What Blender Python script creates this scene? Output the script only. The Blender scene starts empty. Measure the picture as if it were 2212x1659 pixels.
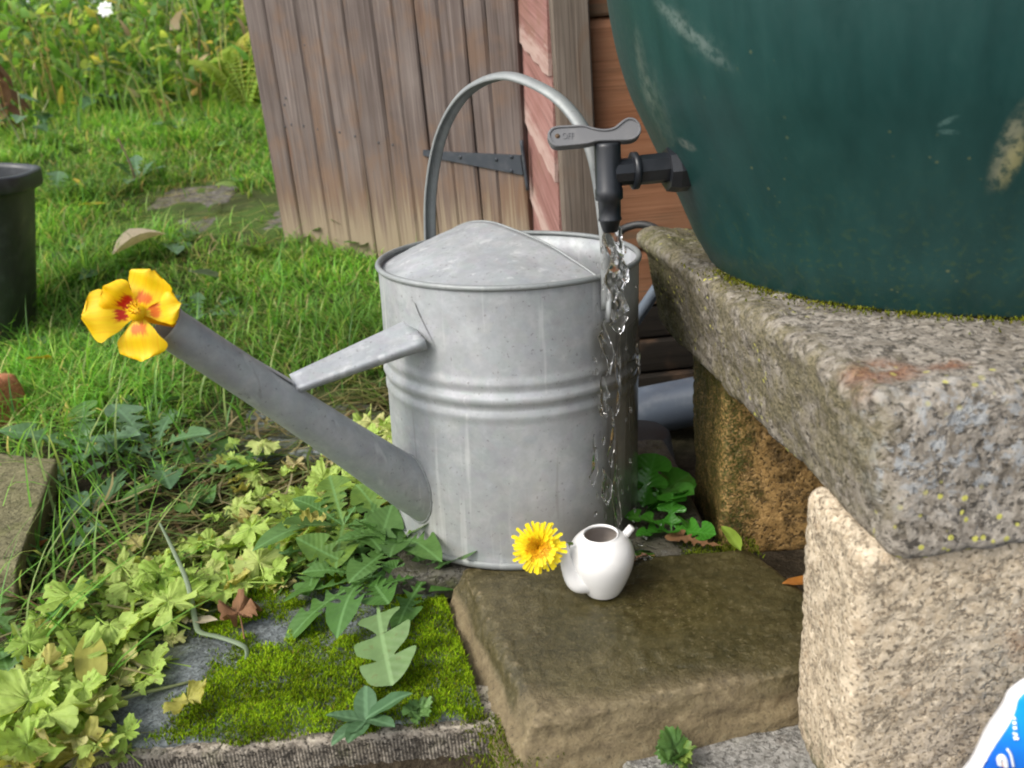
import bpy, bmesh, math, random
import numpy as np
from mathutils import Vector, Matrix
random.seed(7)
rng = np.random.default_rng(11)
SC = bpy.context.scene
COL = SC.collection
rad = math.radians

# ------------------------------------------------------------------ camera
F = 1790.0; TH = rad(20.6); RO = rad(4.77); CH = .475
CAM = np.array([0, 0, CH])
FW = np.array([0, math.cos(TH), -math.sin(TH)])
_r0 = np.array([1., 0, 0]); _u0 = np.array([0, math.sin(TH), math.cos(TH)])
RX = math.cos(RO)*_r0 - math.sin(RO)*_u0
UY = math.cos(RO)*_u0 + math.sin(RO)*_r0
cd = bpy.data.cameras.new('camera'); cam = bpy.data.objects.new('camera', cd); COL.objects.link(cam)
cd.sensor_width = 36; cd.lens = 36*F/2212; cd.clip_start = .02; cd.clip_end = 500
cam.matrix_world = Matrix(((RX[0], UY[0], -FW[0], 0), (RX[1], UY[1], -FW[1], 0), (RX[2], UY[2], -FW[2], CH), (0, 0, 0, 1)))
cd.dof.use_dof = True; cd.dof.focus_distance = .82; cd.dof.aperture_fstop = 8
SC.camera = cam

# ------------------------------------------------------------------ world, sun, exposure
SUN_DIR = Vector((-.62, -.42, .80)).normalized()        # towards the sun
w = bpy.data.worlds.new('World'); SC.world = w; w.use_nodes = True
wn = w.node_tree; wn.nodes.clear()
sky = wn.nodes.new('ShaderNodeTexSky'); sky.sky_type = 'NISHITA'; sky.sun_disc = False
sky.sun_elevation = math.asin(SUN_DIR.z); sky.sun_rotation = math.atan2(SUN_DIR.x, SUN_DIR.y)
sky.air_density = 1.0; sky.dust_density = 3.0; sky.ozone_density = 1.0
hs = wn.nodes.new('ShaderNodeHueSaturation'); hs.inputs['Saturation'].default_value = .35
bg = wn.nodes.new('ShaderNodeBackground'); bg.inputs['Strength'].default_value = .15
wo = wn.nodes.new('ShaderNodeOutputWorld')
wn.links.new(sky.outputs[0], hs.inputs['Color']); wn.links.new(hs.outputs[0], bg.inputs['Color']); wn.links.new(bg.outputs[0], wo.inputs['Surface'])
sl = bpy.data.lights.new('sun', 'SUN'); sl.energy = 1.15; sl.angle = rad(20); sl.color = (1, .95, .86)
sun = bpy.data.objects.new('sun', sl); COL.objects.link(sun); sun.location = (-3, -2, 5)
sun.rotation_euler = SUN_DIR.to_track_quat('Z', 'Y').to_euler()
vs = SC.view_settings; vs.view_transform = 'Standard'; vs.look = 'None'; vs.gamma = 1; vs.use_curve_mapping = False; vs.exposure = .88
SC.render.engine = 'CYCLES'
SC.cycles.max_bounces = 8; SC.cycles.transparent_max_bounces = 8; SC.cycles.transmission_bounces = 8
SC.cycles.caustics_reflective = False; SC.cycles.caustics_refractive = False
SC.cycles.filter_width = 2.0

# ------------------------------------------------------------------ pixel helpers (2212 x 1659 picture)
def ray(x, y): return F*FW + (x-1106)*RX - (y-829.5)*UY
def atz(x, y, z): v = ray(x, y); return CAM + v*((z-CH)/v[2])
def aty(x, y, Y): v = ray(x, y); return CAM + v*(Y/v[1])
def atplane(x, y, P, n): v = ray(x, y); return CAM + v*((np.dot(np.array(P)-CAM, n))/np.dot(v, n))
def pix(P):
    q = np.asarray(P)-CAM; k = q@FW; return 1106+F*(q@RX)/k, 829.5-F*(q@UY)/k

# ------------------------------------------------------------------ numeric noise
def _h(ix, iy, iz, k=0):
    n = (ix*374761393 + iy*668265263 + iz*2147483647 + k*1274126177) & 0xffffffff
    n = ((n ^ (n >> 13))*1274126177) & 0xffffffff
    n = ((n ^ (n >> 15))*2246822519) & 0xffffffff
    return ((n ^ (n >> 16)) & 0xffff)/65535.0
def vnoise(p, s):
    q = np.asarray(p, float)*s; i = np.floor(q).astype(np.int64); f = q-i; f = f*f*(3-2*f); o = 0
    for dx in (0, 1):
        for dy in (0, 1):
            for dz in (0, 1):
                wgt = (f[:, 0] if dx else 1-f[:, 0])*(f[:, 1] if dy else 1-f[:, 1])*(f[:, 2] if dz else 1-f[:, 2])
                o = o + wgt*_h(i[:, 0]+dx, i[:, 1]+dy, i[:, 2]+dz)
    return o*2-1
def fbm(p, s, n=4):
    a = 1; o = 0
    for k in range(n):
        o = o + a*vnoise(np.asarray(p)+k*7.3, s); s *= 2.03; a *= .5
    return o
def voro(p, s):
    q = np.asarray(p, float)*s; i = np.floor(q).astype(np.int64); f = q-i; best = np.full(len(q), 9.)
    for dx in (-1, 0, 1):
        for dy in (-1, 0, 1):
            for dz in (-1, 0, 1):
                c = i+np.array([dx, dy, dz])
                d = 0
                for a in range(3):
                    d = d + ((c[:, a]-i[:, a]) + _h(c[:, 0], c[:, 1], c[:, 2], a+1) - f[:, a])**2
                best = np.minimum(best, d)
    return np.sqrt(best)
def sstep(a, b, x): t = np.clip((x-a)/(b-a), 0, 1); return t*t*(3-2*t)

# ------------------------------------------------------------------ object helpers
def mesh(name, V, Fc, mat, smooth=True):
    me = bpy.data.meshes.new(name)
    me.from_pydata([tuple(map(float, v)) for v in V], [], [tuple(map(int, f)) for f in Fc])
    if smooth: me.polygons.foreach_set('use_smooth', [True]*len(me.polygons))
    if mat: me.materials.append(mat)
    me.update(); return me
def link(name, me, parent=None, loc=(0, 0, 0), rot=None, mat4=None):
    o = bpy.data.objects.new(name, me); COL.objects.link(o)
    if parent: o.parent = parent
    if mat4 is not None: o.matrix_basis = mat4
    else:
        o.location = loc
        if rot is not None: o.rotation_euler = rot
    return o
def tag(o, label=None, cat=None, group=None, kind=None):
    if label: o['label'] = label
    if cat: o['category'] = cat
    if group: o['group'] = group
    if kind: o['kind'] = kind
    return o
def thing(name, loc, label, cat, group=None, rz=0):
    e = bpy.data.objects.new(name, None); COL.objects.link(e); e.location = loc; e.rotation_euler = (0, 0, rz); e.empty_display_size = .02
    return tag(e, label, cat, group)
def wpart(name, VF, mat, parent, smooth=True):
    """a part whose vertices are world coordinates, under an unrotated thing"""
    me = mesh(name, VF[0], VF[1], mat, smooth)
    o = link(name, me, parent)
    q = parent; off = Vector((0, 0, 0))
    while q is not None: off += q.location; q = q.parent
    o.location = -off
    return o
def join(*vfs):
    V = []; Fc = []
    for v, f in vfs:
        b = len(V); V.extend(list(v)); Fc.extend([tuple(i+b for i in t) for t in f])
    return V, Fc
def tube(path, radii, seg=12, caps=True, flat=None):
    P = [np.array(p, float) for p in path]; n = len(P)
    if np.isscalar(radii): radii = [radii]*n
    T = []
    for i in range(n):
        t = P[min(i+1, n-1)]-P[max(i-1, 0)]; T.append(t/(np.linalg.norm(t)+1e-9))
    a = np.array([0, 0, 1.]) if abs(T[0][2]) < .9 else np.array([1., 0, 0])
    N = np.cross(T[0], a); N /= np.linalg.norm(N); V = []; Fc = []
    for i in range(n):
        N = N - T[i]*(N@T[i]); N /= np.linalg.norm(N); B = np.cross(T[i], N)
        for k in range(seg):
            an = 2*math.pi*k/seg; fx = 1 if flat is None else flat
            V.append(P[i]+radii[i]*(math.cos(an)*N+math.sin(an)*B*fx))
    for i in range(n-1):
        for k in range(seg):
            Fc.append((i*seg+k, i*seg+(k+1) % seg, (i+1)*seg+(k+1) % seg, (i+1)*seg+k))
    if caps:
        Fc.append(tuple(range(seg))[::-1]); Fc.append(tuple((n-1)*seg+k for k in range(seg)))
    return V, Fc
def lathe(prof, seg=48, c=(0, 0, 0), closed=False):
    V = []; Fc = []
    for r, z in prof:
        for k in range(seg):
            a = 2*math.pi*k/seg; V.append((c[0]+r*math.cos(a), c[1]+r*math.sin(a), c[2]+z))
    m = len(prof)
    for i in range(m if closed else m-1):
        j = (i+1) % m
        for k in range(seg):
            Fc.append((i*seg+k, i*seg+(k+1) % seg, j*seg+(k+1) % seg, j*seg+k))
    return V, Fc
def disc(r, z, seg=48, c=(0, 0, 0)):
    V = [(c[0]+r*math.cos(2*math.pi*k/seg), c[1]+r*math.sin(2*math.pi*k/seg), c[2]+z) for k in range(seg)]
    return V, [tuple(range(seg))]
def cbox(lo, hi, b=.003):
    """box with chamfered edges"""
    bm = bmesh.new(); bmesh.ops.create_cube(bm, size=1)
    lo = np.array(lo, float); hi = np.array(hi, float)
    for v in bm.verts:
        v.co = Vector([(lo[i]+hi[i])/2+v.co[i]*(hi[i]-lo[i]) for i in range(3)])
    if b > 0: bmesh.ops.bevel(bm, geom=bm.edges[:], offset=b, segments=2, profile=.6, affect='EDGES')
    bm.verts.index_update()
    V = [tuple(v.co) for v in bm.verts]; Fc = [tuple(v.index for v in f.verts) for f in bm.faces]; bm.free(); return V, Fc
def bez(pts, n=24):
    """Catmull-Rom through points"""
    P = [np.array(p, float) for p in pts]; P = [2*P[0]-P[1]]+P+[2*P[-1]-P[-2]]; out = []
    m = len(P)-3
    for i in range(m):
        k = max(2, n//m)
        for j in range(k):
            t = j/k; a, b, c, d = P[i:i+4]
            out.append(.5*((2*b)+(-a+c)*t+(2*a-5*b+4*c-d)*t*t+(-a+3*b-3*c+d)*t**3))
    out.append(P[-2]); return out
def rough_box(dims, step, corners=None, r=.01, disp=None, skip=()):
    """a box lattice with rounded edges, mapped to 8 corners (x fastest, then y, then z), then displaced along its normals"""
    hx = [d/2 for d in dims]; V = []; Fc = []; NN = []
    idx = {}
    n = [max(2, int(round(d/step))) for d in dims]
    def vid(i, j, k):
        key = (i, j, k)
        if key not in idx:
            idx[key] = len(V); V.append((-hx[0]+dims[0]*i/n[0], -hx[1]+dims[1]*j/n[1], -hx[2]+dims[2]*k/n[2]))
        return idx[key]
    for ax in range(3):
        a, b = [(1, 2), (2, 0), (0, 1)][ax]
        for side in (0, 1):
            if (ax, side) in skip: continue
            for p in range(n[a]):
                for q in range(n[b]):
                    def P(u, v):
                        c = [0, 0, 0]; c[ax] = side*n[ax]; c[a] = u; c[b] = v; return vid(*c)
                    f = (P(p, q), P(p+1, q), P(p+1, q+1), P(p, q+1))
                    Fc.append(f if side else f[::-1])
    V = np.array(V); h = np.array(hx)
    q = np.clip(V, -(h-r), h-r); d = V-q; L = np.linalg.norm(d, axis=1, keepdims=True); L[L == 0] = 1
    N = d/L; V = q+N*r
    if corners is not None:
        c = np.array(corners, float).reshape(2, 2, 2, 3)  # [z][y][x]
        t = V/(2*h)+.5; tx, ty, tz = t[:, 0:1], t[:, 1:2], t[:, 2:3]
        V = sum(c[k, j, i]*((tx if i else 1-tx)*(ty if j else 1-ty)*(tz if k else 1-tz)) for i in (0, 1) for j in (0, 1) for k in (0, 1))
    if disp is not None: V = V + N*disp(V, N)[:, None]
    return V, Fc

# ------------------------------------------------------------------ material helper
class M:
    def __init__(s, name):
        s.m = bpy.data.materials.new(name); s.m.use_nodes = True; s.t = s.m.node_tree; s.t.nodes.clear()
        s.out = s.t.nodes.new('ShaderNodeOutputMaterial'); s._tc = None
    def n(s, typ, **kw):
        nd = s.t.nodes.new(typ); ins = kw.pop('ins', {})
        for k, v in kw.items(): setattr(nd, k, v)
        for k, v in ins.items(): s.set(nd.inputs[k], v)
        return nd
    def set(s, sock, v):
        if isinstance(v, bpy.types.NodeSocket): s.t.links.new(v, sock)
        elif sock.type == 'RGBA' and not np.isscalar(v) and len(v) == 3: sock.default_value = (*v, 1)
        else: sock.default_value = v
    def co(s, kind='Object'):
        if s._tc is None: s._tc = s.n('ShaderNodeTexCoord')
        return s._tc.outputs[kind]
    def rnd(s): return s.n('ShaderNodeObjectInfo').outputs['Random']
    def map(s, vec, scale=(1, 1, 1), loc=(0, 0, 0), rot=(0, 0, 0)):
        return s.n('ShaderNodeMapping', ins={'Vector': vec, 'Scale': scale, 'Location': loc, 'Rotation': rot}).outputs[0]
    def shift(s, vec, amt=17.):
        v = s.n('ShaderNodeVectorMath', operation='ADD'); s.t.links.new(vec, v.inputs[0])
        m = s.math('MULTIPLY', s.rnd(), amt); s.t.links.new(m, v.inputs[1]); return v.outputs[0]
    def noise(s, vec, scale, detail=4, rough=.55, dist=0):
        return s.n('ShaderNodeTexNoise', ins={'Vector': vec, 'Scale': scale, 'Detail': detail, 'Roughness': rough, 'Distortion': dist}).outputs['Fac']
    def voro(s, vec, scale, feature='F1', out='Distance'):
        return s.n('ShaderNodeTexVoronoi', feature=feature, ins={'Vector': vec, 'Scale': scale}).outputs[out]
    def ramp(s, fac, stops, interp='LINEAR'):
        r = s.n('ShaderNodeValToRGB'); r.color_ramp.interpolation = interp; s.t.links.new(fac, r.inputs[0])
        e = r.color_ramp.elements
        while len(e) < len(stops): e.new(.5)
        for i, (p, c) in enumerate(stops):
            e[i].position = p; c = (c, c, c) if np.isscalar(c) else c; e[i].color = (*c, 1)
        return r.outputs['Color']
    def mix(s, f, a, b, blend='MIX'):
        nd = s.n('ShaderNodeMix', data_type='RGBA', blend_type=blend)
        s.set(nd.inputs['Factor'], f); s.set(nd.inputs['A'] if False else nd.inputs[6], a); s.set(nd.inputs[7], b); return nd.outputs[2]
    def math(s, op, a, b=0., c=0., clamp=False):
        nd = s.n('ShaderNodeMath', operation=op, use_clamp=clamp); s.set(nd.inputs[0], a); s.set(nd.inputs[1], b); s.set(nd.inputs[2], c); return nd.outputs[0]
    def sep(s, vec): return s.n('ShaderNodeSeparateXYZ', ins={0: vec}).outputs
    def rng(s, v, a, b, c=0., d=1.): return s.n('ShaderNodeMapRange', interpolation_type='SMOOTHSTEP', ins={'Value': v, 'From Min': a, 'From Max': b, 'To Min': c, 'To Max': d}).outputs[0]
    def bump(s, h, strength=.5, dist=.002, nrm=None):
        nd = s.n('ShaderNodeBump', ins={'Height': h, 'Strength': strength, 'Distance': dist})
        if nrm is not None: s.t.links.new(nrm, nd.inputs['Normal'])
        return nd.outputs[0]
    def ell(s, vec, c, radii, soft=.35, rotz=0, roty=0):
        """soft mask: 1 inside an ellipsoid round c"""
        v = s.n('ShaderNodeVectorMath', operation='SUBTRACT'); s.t.links.new(vec, v.inputs[0]); v.inputs[1].default_value = c
        mp = s.map(v.outputs[0], rot=(0, roty, rotz)); m2 = s.map(mp, scale=[1/q for q in radii])
        L = s.n('ShaderNodeVectorMath', operation='LENGTH'); s.t.links.new(m2, L.inputs[0])
        return s.rng(L.outputs['Value'], 1-soft, 1+soft, 1., 0.)
    def surf(s, col, rough=.7, metal=0, nrm=None, spec=.5, coat=0, sss=None, **kw):
        p = s.n('ShaderNodeBsdfPrincipled'); s.set(p.inputs['Base Color'], col); s.set(p.inputs['Roughness'], rough); s.set(p.inputs['Metallic'], metal)
        s.set(p.inputs['Specular IOR Level'], spec); s.set(p.inputs['Coat Weight'], coat)
        if nrm is not None: s.t.links.new(nrm, p.inputs['Normal'])
        for k, v in kw.items(): s.set(p.inputs[k], v)
        s.t.links.new(p.outputs[0], s.out.inputs['Surface']); s.p = p; return s.m
    def leafsurf(s, col, rough=.45, trans=.3, nrm=None, spec=.4):
        s.surf(col, rough, nrm=nrm, spec=spec)
        tr = s.n('ShaderNodeBsdfTranslucent'); s.set(tr.inputs['Color'], s.mix(.5, col, s.mix(1., col, (1.5, 1.35, .45), 'MULTIPLY')))
        mx = s.n('ShaderNodeMixShader'); mx.inputs[0].default_value = trans
        s.t.links.new(s.p.outputs[0], mx.inputs[1]); s.t.links.new(tr.outputs[0], mx.inputs[2]); s.t.links.new(mx.outputs[0], s.out.inputs['Surface']); return s.m

# ------------------------------------------------------------------ materials
SANDBASE = (.0735, .640, -.052)                     # foot of the sandstone slab, so that its wet patch lies round the falling water
def mat_zinc(name='galvanised_zinc', dull=0):
    s = M(name); c = s.co()
    a = s.noise(c, 9, 5, .6); b = s.noise(c, 55, 4, .65); v = s.voro(c, 90, out='Color')
    col = s.ramp(a, [(.25, (.29, .305, .315)), (.5, (.405, .42, .43)), (.75, (.53, .545, .555))])
    col = s.mix(.35, col, s.ramp(b, [(.3, (.27, .285, .29)), (.52, (.41, .425, .43)), (.7, (.60, .615, .625))]))
    col = s.mix(.03, col, v, 'SOFT_LIGHT')
    st = s.noise(s.map(c, (60, 60, 3.5)), 1, 3, .6)                       # vertical runs
    col = s.mix(s.rng(st, .58, .68, 0, .42), col, (.72, .73, .72))
    sm = s.voro(s.map(c, (1, 1, .6)), 34); col = s.mix(s.rng(s.noise(c, 26, 5, .7, .8), .50, .64, 0, .20), col, (.66, .67, .66)); col = s.mix(s.rng(s.noise(c, 17, 5, .7, .5), .54, .68, 0, .20), col, (.30, .31, .30))
    st2 = s.noise(s.map(c, (110, 110, 5), loc=(3, 5, 1)), 1, 2, .6)
    col = s.mix(s.rng(st2, .66, .74, 0, .35), col, (.22, .21, .19))
    z = s.sep(c)[2]
    dirt = s.math('MULTIPLY', s.rng(z, .0, .11, .6, 0.), s.rng(a, .3, .65))
    col = s.mix(dirt, col, (.34, .30, .24))
    sp = s.noise(c, 260, 2, .5); col = s.mix(s.rng(sp, .66, .72, 0, .5), col, (.16, .15, .14))
    # tap side: wet, glossier, with runs; dark barrel reflection also put into its colour
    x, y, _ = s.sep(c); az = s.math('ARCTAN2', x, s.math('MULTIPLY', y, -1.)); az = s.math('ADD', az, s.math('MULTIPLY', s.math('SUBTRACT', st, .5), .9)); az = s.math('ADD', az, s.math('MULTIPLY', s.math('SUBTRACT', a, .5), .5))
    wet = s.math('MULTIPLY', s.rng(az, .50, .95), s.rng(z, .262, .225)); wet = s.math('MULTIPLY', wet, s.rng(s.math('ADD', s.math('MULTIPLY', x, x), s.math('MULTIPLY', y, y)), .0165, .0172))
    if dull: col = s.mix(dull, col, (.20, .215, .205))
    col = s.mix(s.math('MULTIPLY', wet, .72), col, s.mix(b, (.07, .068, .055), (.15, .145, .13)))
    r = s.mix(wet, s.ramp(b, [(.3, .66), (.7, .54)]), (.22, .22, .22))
    return s.surf(col, r, .42, s.bump(s.mix(.5, a, b), .12, .0015), spec=.5)
def mat_plastic(name, col, rough=.4, dust=.15, dcol=(.3, .29, .27)):
    s = M(name); c = s.co(); a = s.noise(c, 40, 4, .6)
    return s.surf(s.mix(s.rng(a, .45, .75, 0, dust), col, dcol), s.ramp(a, [(.3, rough-.06), (.7, rough+.12)]), 0, s.bump(a, .08, .001))
def mat_barrel():
    s = M('green_barrel_plastic'); c = s.co(); z = s.sep(c)[2]
    st = s.noise(s.map(c, (45, 45, 2.2)), 1, 4, .6); big = s.noise(c, 6, 3, .5); f = s.noise(c, 180, 3, .6)
    col = s.ramp(st, [(.25, (.0080, .040, .037)), (.55, (.0105, .052, .048)), (.8, (.015, .064, .058))])
    col = s.mix(s.rng(big, .45, .75, 0, .35), col, (.018, .058, .053))
    al = s.math('MULTIPLY', s.rng(z, .42, .29, 0, 1.), s.rng(f, .52, .70))
    col = s.mix(s.math('MULTIPLY', al, .24), col, (.10, .13, .02))
    sp = s.voro(c, 85); sp2 = s.noise(c, 14, 2)
    dots = s.math('MULTIPLY', s.rng(sp, .16, .07), s.rng(sp2, .52, .6))
    col = s.mix(s.math('MULTIPLY', dots, s.rng(z, .62, .34, .1, .45)), col, (.16, .17, .07))
    # pale scuffs where things have rubbed
    X, Y, Z = s.sep(c); un = s.math('MULTIPLY', s.math('ARCTAN2', s.math('SUBTRACT', X, float(BAX[0])), s.math('SUBTRACT', float(BAX[1]), Y)), .3)
    uv = s.n('ShaderNodeCombineXYZ', ins={0: un, 1: Z}).outputs[0]
    n2 = s.noise(c, 130, 3, .7); n3 = s.noise(c, 40, 3, .6)
    for px, py, ra, rot, amt, cc in SCUFFS:
        p = barrel_pt(px, py); u0 = math.atan2(p[0]-BAX[0], BAX[1]-p[1])*.3
        m = s.ell(uv, (u0, float(p[2]), 0), (*ra, 1), .5, rotz=rot); m = s.math('MULTIPLY', m, s.math('MULTIPLY', s.rng(n2, .36, .60, .15, 1), s.rng(n3, .35, .55, .5, 1))); col = s.mix(s.math('MULTIPLY', m, amt), col, cc)
    rr = s.mix(.5, s.ramp(st, [(.3, .36), (.7, .50)]), s.ramp(f, [(.3, .40), (.7, .55)]))
    return s.surf(col, rr, 0, s.bump(f, .10, .0008, s.bump(st, .10, .002)), spec=.45)
def mat_concrete(name, base, dark, light, scale=95, pit=.75, lichen=0, moss=0, zlo=None, rough=.9, extra=None, wet=None, bmp=.6):
    """cast concrete with its stones showing: cells of different stones, dark pits between them"""
    s = M(name); c = s.co()
    wob = s.n('ShaderNodeTexNoise', ins={'Vector': c, 'Scale': 70., 'Detail': 3.})
    cv = s.mix(.012, c, wob.outputs['Color'], 'ADD')
    d = s.voro(cv, scale); cell = s.sep(s.voro(cv, scale, out='Color'))[0]; d2 = s.voro(cv, scale*2.6); cell2 = s.sep(s.voro(cv, scale*2.6, out='Color'))[1]
    big = s.noise(c, 12, 4, .6); fine = s.noise(c, 380, 3, .6); mid = s.noise(c, 45, 4, .65)
    ed = s.voro(cv, scale, 'DISTANCE_TO_EDGE'); ed2 = s.voro(cv, scale*2.6, 'DISTANCE_TO_EDGE')
    hi = [min(1, x*1.12) for x in light]; lo = [.5*(x+y) for x, y in zip(dark, base)]
    col = s.ramp(cell, [(0, lo), (.22, base), (.45, [.6*x+.4*y for x, y in zip(base, light)]), (.72, light), (.93, hi), (1, [dark[0]*1.1, dark[1]*.95, dark[2]*.85])])
    col = s.mix(.5, col, s.ramp(cell2, [(0, dark), (.3, base), (.7, light), (1, hi)]))
    col = s.mix(s.rng(big, .35, .7, 0, .35), col, base)
    col = s.mix(.22, col, s.ramp(mid, [(.3, dark), (.55, base), (.75, light)]))
    g1 = s.noise(c, 62, 3, .6); blob = s.noise(c, scale*1.9, 2, .5); hole = s.math('MAXIMUM', s.math('MULTIPLY', s.math('MULTIPLY', s.rng(ed, .16, .03), s.rng(blob, .42, .56)), s.rng(g1, .46, .58, .05, .7)), s.math('MAXIMUM', s.rng(blob, .575, .65), s.math('MULTIPLY', s.rng(ed2, .2, .05), s.rng(g1, .54, .62, 0, .6)))); col = s.mix(s.rng(s.noise(c, scale*1.35, 2, .5), .56, .64, 0, .6), col, hi)
    col = s.mix(s.math('MULTIPLY', hole, pit), col, [x*.30 for x in dark])
    col = s.mix(s.rng(fine, .58, .70, 0, .55), col, [x*.45 for x in dark])
    col = s.mix(s.rng(fine, .40, .30, 0, .35), col, [min(1, x*1.25) for x in light])
    if moss: 
        mm = s.noise(c, 22, 4, .7); z = s.sep(c)[2]
        col = s.mix(s.math('MULTIPLY', s.rng(mm, .5, .68), moss), col, (.09, .105, .018))
    if extra: col = extra(s, c, col, mid, fine)
    if lichen:
        v = s.voro(c, 105); k = s.noise(c, 9, 2); col = s.mix(s.math('MULTIPLY', s.rng(v, .24, .16), s.rng(k, .48, .58, 0, lichen)), col, (.48, .46, .10))
    hgt = s.math('ADD', s.math('MULTIPLY', hole, -.8), s.math('MULTIPLY', fine, .45)); hgt = s.math('ADD', hgt, s.math('MULTIPLY', mid, .18)); pt = s.n('ShaderNodeNewGeometry').outputs['Pointiness']; col = s.mix(s.rng(pt, .515, .56, 0, .35), col, hi)
    return s.surf(col, rough if wet is None else wet(s, c), 0, s.bump(hgt, bmp, .004), spec=.35)
def mat_wood(name, stops, grain=1., bleach=None, rough=.8, tint=None, axis=2, streak=None, knots=True):
    s = M(name); c = s.shift(s.co(), 9.); o = s.co()
    sc = [55, 55, 55]; sc[axis] = 2.2
    wv = s.noise(c, 5, 2, .5); sc2 = [260, 260, 260]; sc2[axis] = 5
    g = s.noise(s.map(c, sc), 1, 4, .6, .6); g2 = s.noise(s.map(c, sc2), 1, 3, .6); big = s.noise(c, 7, 3, .55)
    col = s.ramp(s.mix(.45, g, big), [(p, q) for p, q in stops])
    col = s.mix(s.rng(g2, .53, .68, 0, .55*grain), col, [x*.45 for x in stops[0][1]])
    col = s.mix(s.rng(g2, .45, .33, 0, .35*grain), col, [min(1, x*1.15) for x in stops[-1][1]])
    col = s.mix(s.rng(s.noise(c, 11, 3, .6), .48, .70, 0, .45*grain), col, (.20, .115, .065)); rn = s.rnd(); col = s.mix(s.math('MULTIPLY', rn, .22), col, [x*.62 for x in stops[1][1]])
    if knots:
        ks = [9., 0., 9.]; ks[axis] = 2.6
        kv = s.voro(s.map(c, ks), 1.); km = s.rng(kv, .13, .07); col = s.mix(s.math('MULTIPLY', km, .7), col, (.13, .055, .025)); ring = s.math('SINE', s.math('MULTIPLY', kv, 60)); col = s.mix(s.math('MULTIPLY', s.rng(kv, .36, .18), s.rng(ring, 0, 1, 0, .35)), col, (.16, .09, .05))
    if bleach:
        z = s.sep(o)[2]; zz = s.math('ADD', z, s.math('MULTIPLY', s.math('SUBTRACT', g, .5), .28)); zz = s.math('ADD', zz, s.math('MULTIPLY', s.math('SUBTRACT', g2, .5), .22))
        col = s.mix(s.rng(zz, bleach[0], bleach[1], .85, 0), col, bleach[2])
        col = s.mix(s.rng(zz, bleach[1]-.02, bleach[1]+.10, .35, 0), col, (.20, .12, .07))
    if streak: col = streak(s, o, col, g2)
    return s.surf(col, rough, 0, s.bump(s.math('ADD', g, s.math('MULTIPLY', g2, .6)), .45, .003), spec=.25)
def mat_sandstone():
    s = M('wet_sandstone'); c = s.map(s.co(), loc=tuple(SANDBASE)); x, y, z = s.sep(c)
    a = s.noise(c, 14, 5, .6); b = s.noise(c, 120, 4, .65); f = s.noise(c, 420, 3, .6)
    dry = s.mix(.5, s.ramp(a, [(.3, (.13, .095, .05)), (.55, (.19, .145, .075)), (.75, (.26, .20, .115))]), s.ramp(b, [(.3, (.075, .055, .032)), (.55, (.18, .14, .075)), (.75, (.34, .27, .16))]))
    wetc = s.mix(.5, s.ramp(a, [(.3, (.030, .026, .008)), (.55, (.062, .051, .018)), (.75, (.105, .085, .034))]), s.ramp(b, [(.35, (.024, .022, .008)), (.6, (.080, .066, .026)), (.78, (.15, .12, .06))]))
    # the splash zone round the falling water keeps the top wet
    dx = s.math('SUBTRACT', x, .10); dy = s.math('SUBTRACT', y, .70); rr = s.math('SQRT', s.math('ADD', s.math('MULTIPLY', dx, dx), s.math('MULTIPLY', dy, dy)))
    rr = s.math('ADD', rr, s.math('MULTIPLY', s.math('SUBTRACT', a, .5), .07))
    up = s.rng(z, -.010, -.002)
    wm = s.math('MULTIPLY', s.rng(rr, .22, .12), up)
    edge = s.rng(s.math('ADD', y, s.math('MULTIPLY', s.math('SUBTRACT', a, .5), .07)), .525, .565, .2, 1); wm = s.math('MULTIPLY', s.math('MAXIMUM', wm, s.math('MULTIPLY', up, .9)), edge)
    col = s.mix(wm, dry, wetc)
    col = s.mix(s.math('MULTIPLY', s.rng(b, .55, .7, 0, .4), s.rng(z, .0, -.03, .3, 1)), col, (.09, .085, .05))
    col = s.mix(s.rng(f, .60, .68, 0, .20), col, (.30, .25, .15)); col = s.mix(s.rng(f, .42, .34, 0, .5), col, (.02, .017, .008)); col = s.mix(s.rng(s.noise(c, 210, 2, .5), .62, .70, 0, .16), col, (.26, .21, .12))
    pt = s.n('ShaderNodeNewGeometry').outputs['Pointiness']; col = s.mix(s.rng(s.math('ADD', pt, s.math('MULTIPLY', s.math('SUBTRACT', b, .5), .05)), .515, .56, 0, .75), col, (.33, .26, .155))
    pud = s.math('MULTIPLY', s.ell(c, (.085, .655, 0), (.085, .06, .05), .6), up); 
    rough = s.mix(s.math('MAXIMUM', s.math('MULTIPLY', wm, .65), pud), (.9, .9, .9), (.16, .16, .16))
    bs = s.bump(s.math('ADD', s.math('MULTIPLY', b, .8), s.math('MULTIPLY', f, .35)), .5, .004)
    nb = s.n('ShaderNodeBump', ins={'Height': s.math('ADD', s.math('MULTIPLY', b, .8), s.math('MULTIPLY', f, .35)), 'Distance': .004}); s.set(nb.inputs['Strength'], s.rng(pud, 0., 1., .6, .18))
    return s.surf(col, rough, 0, nb.outputs[0], spec=.5)
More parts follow.
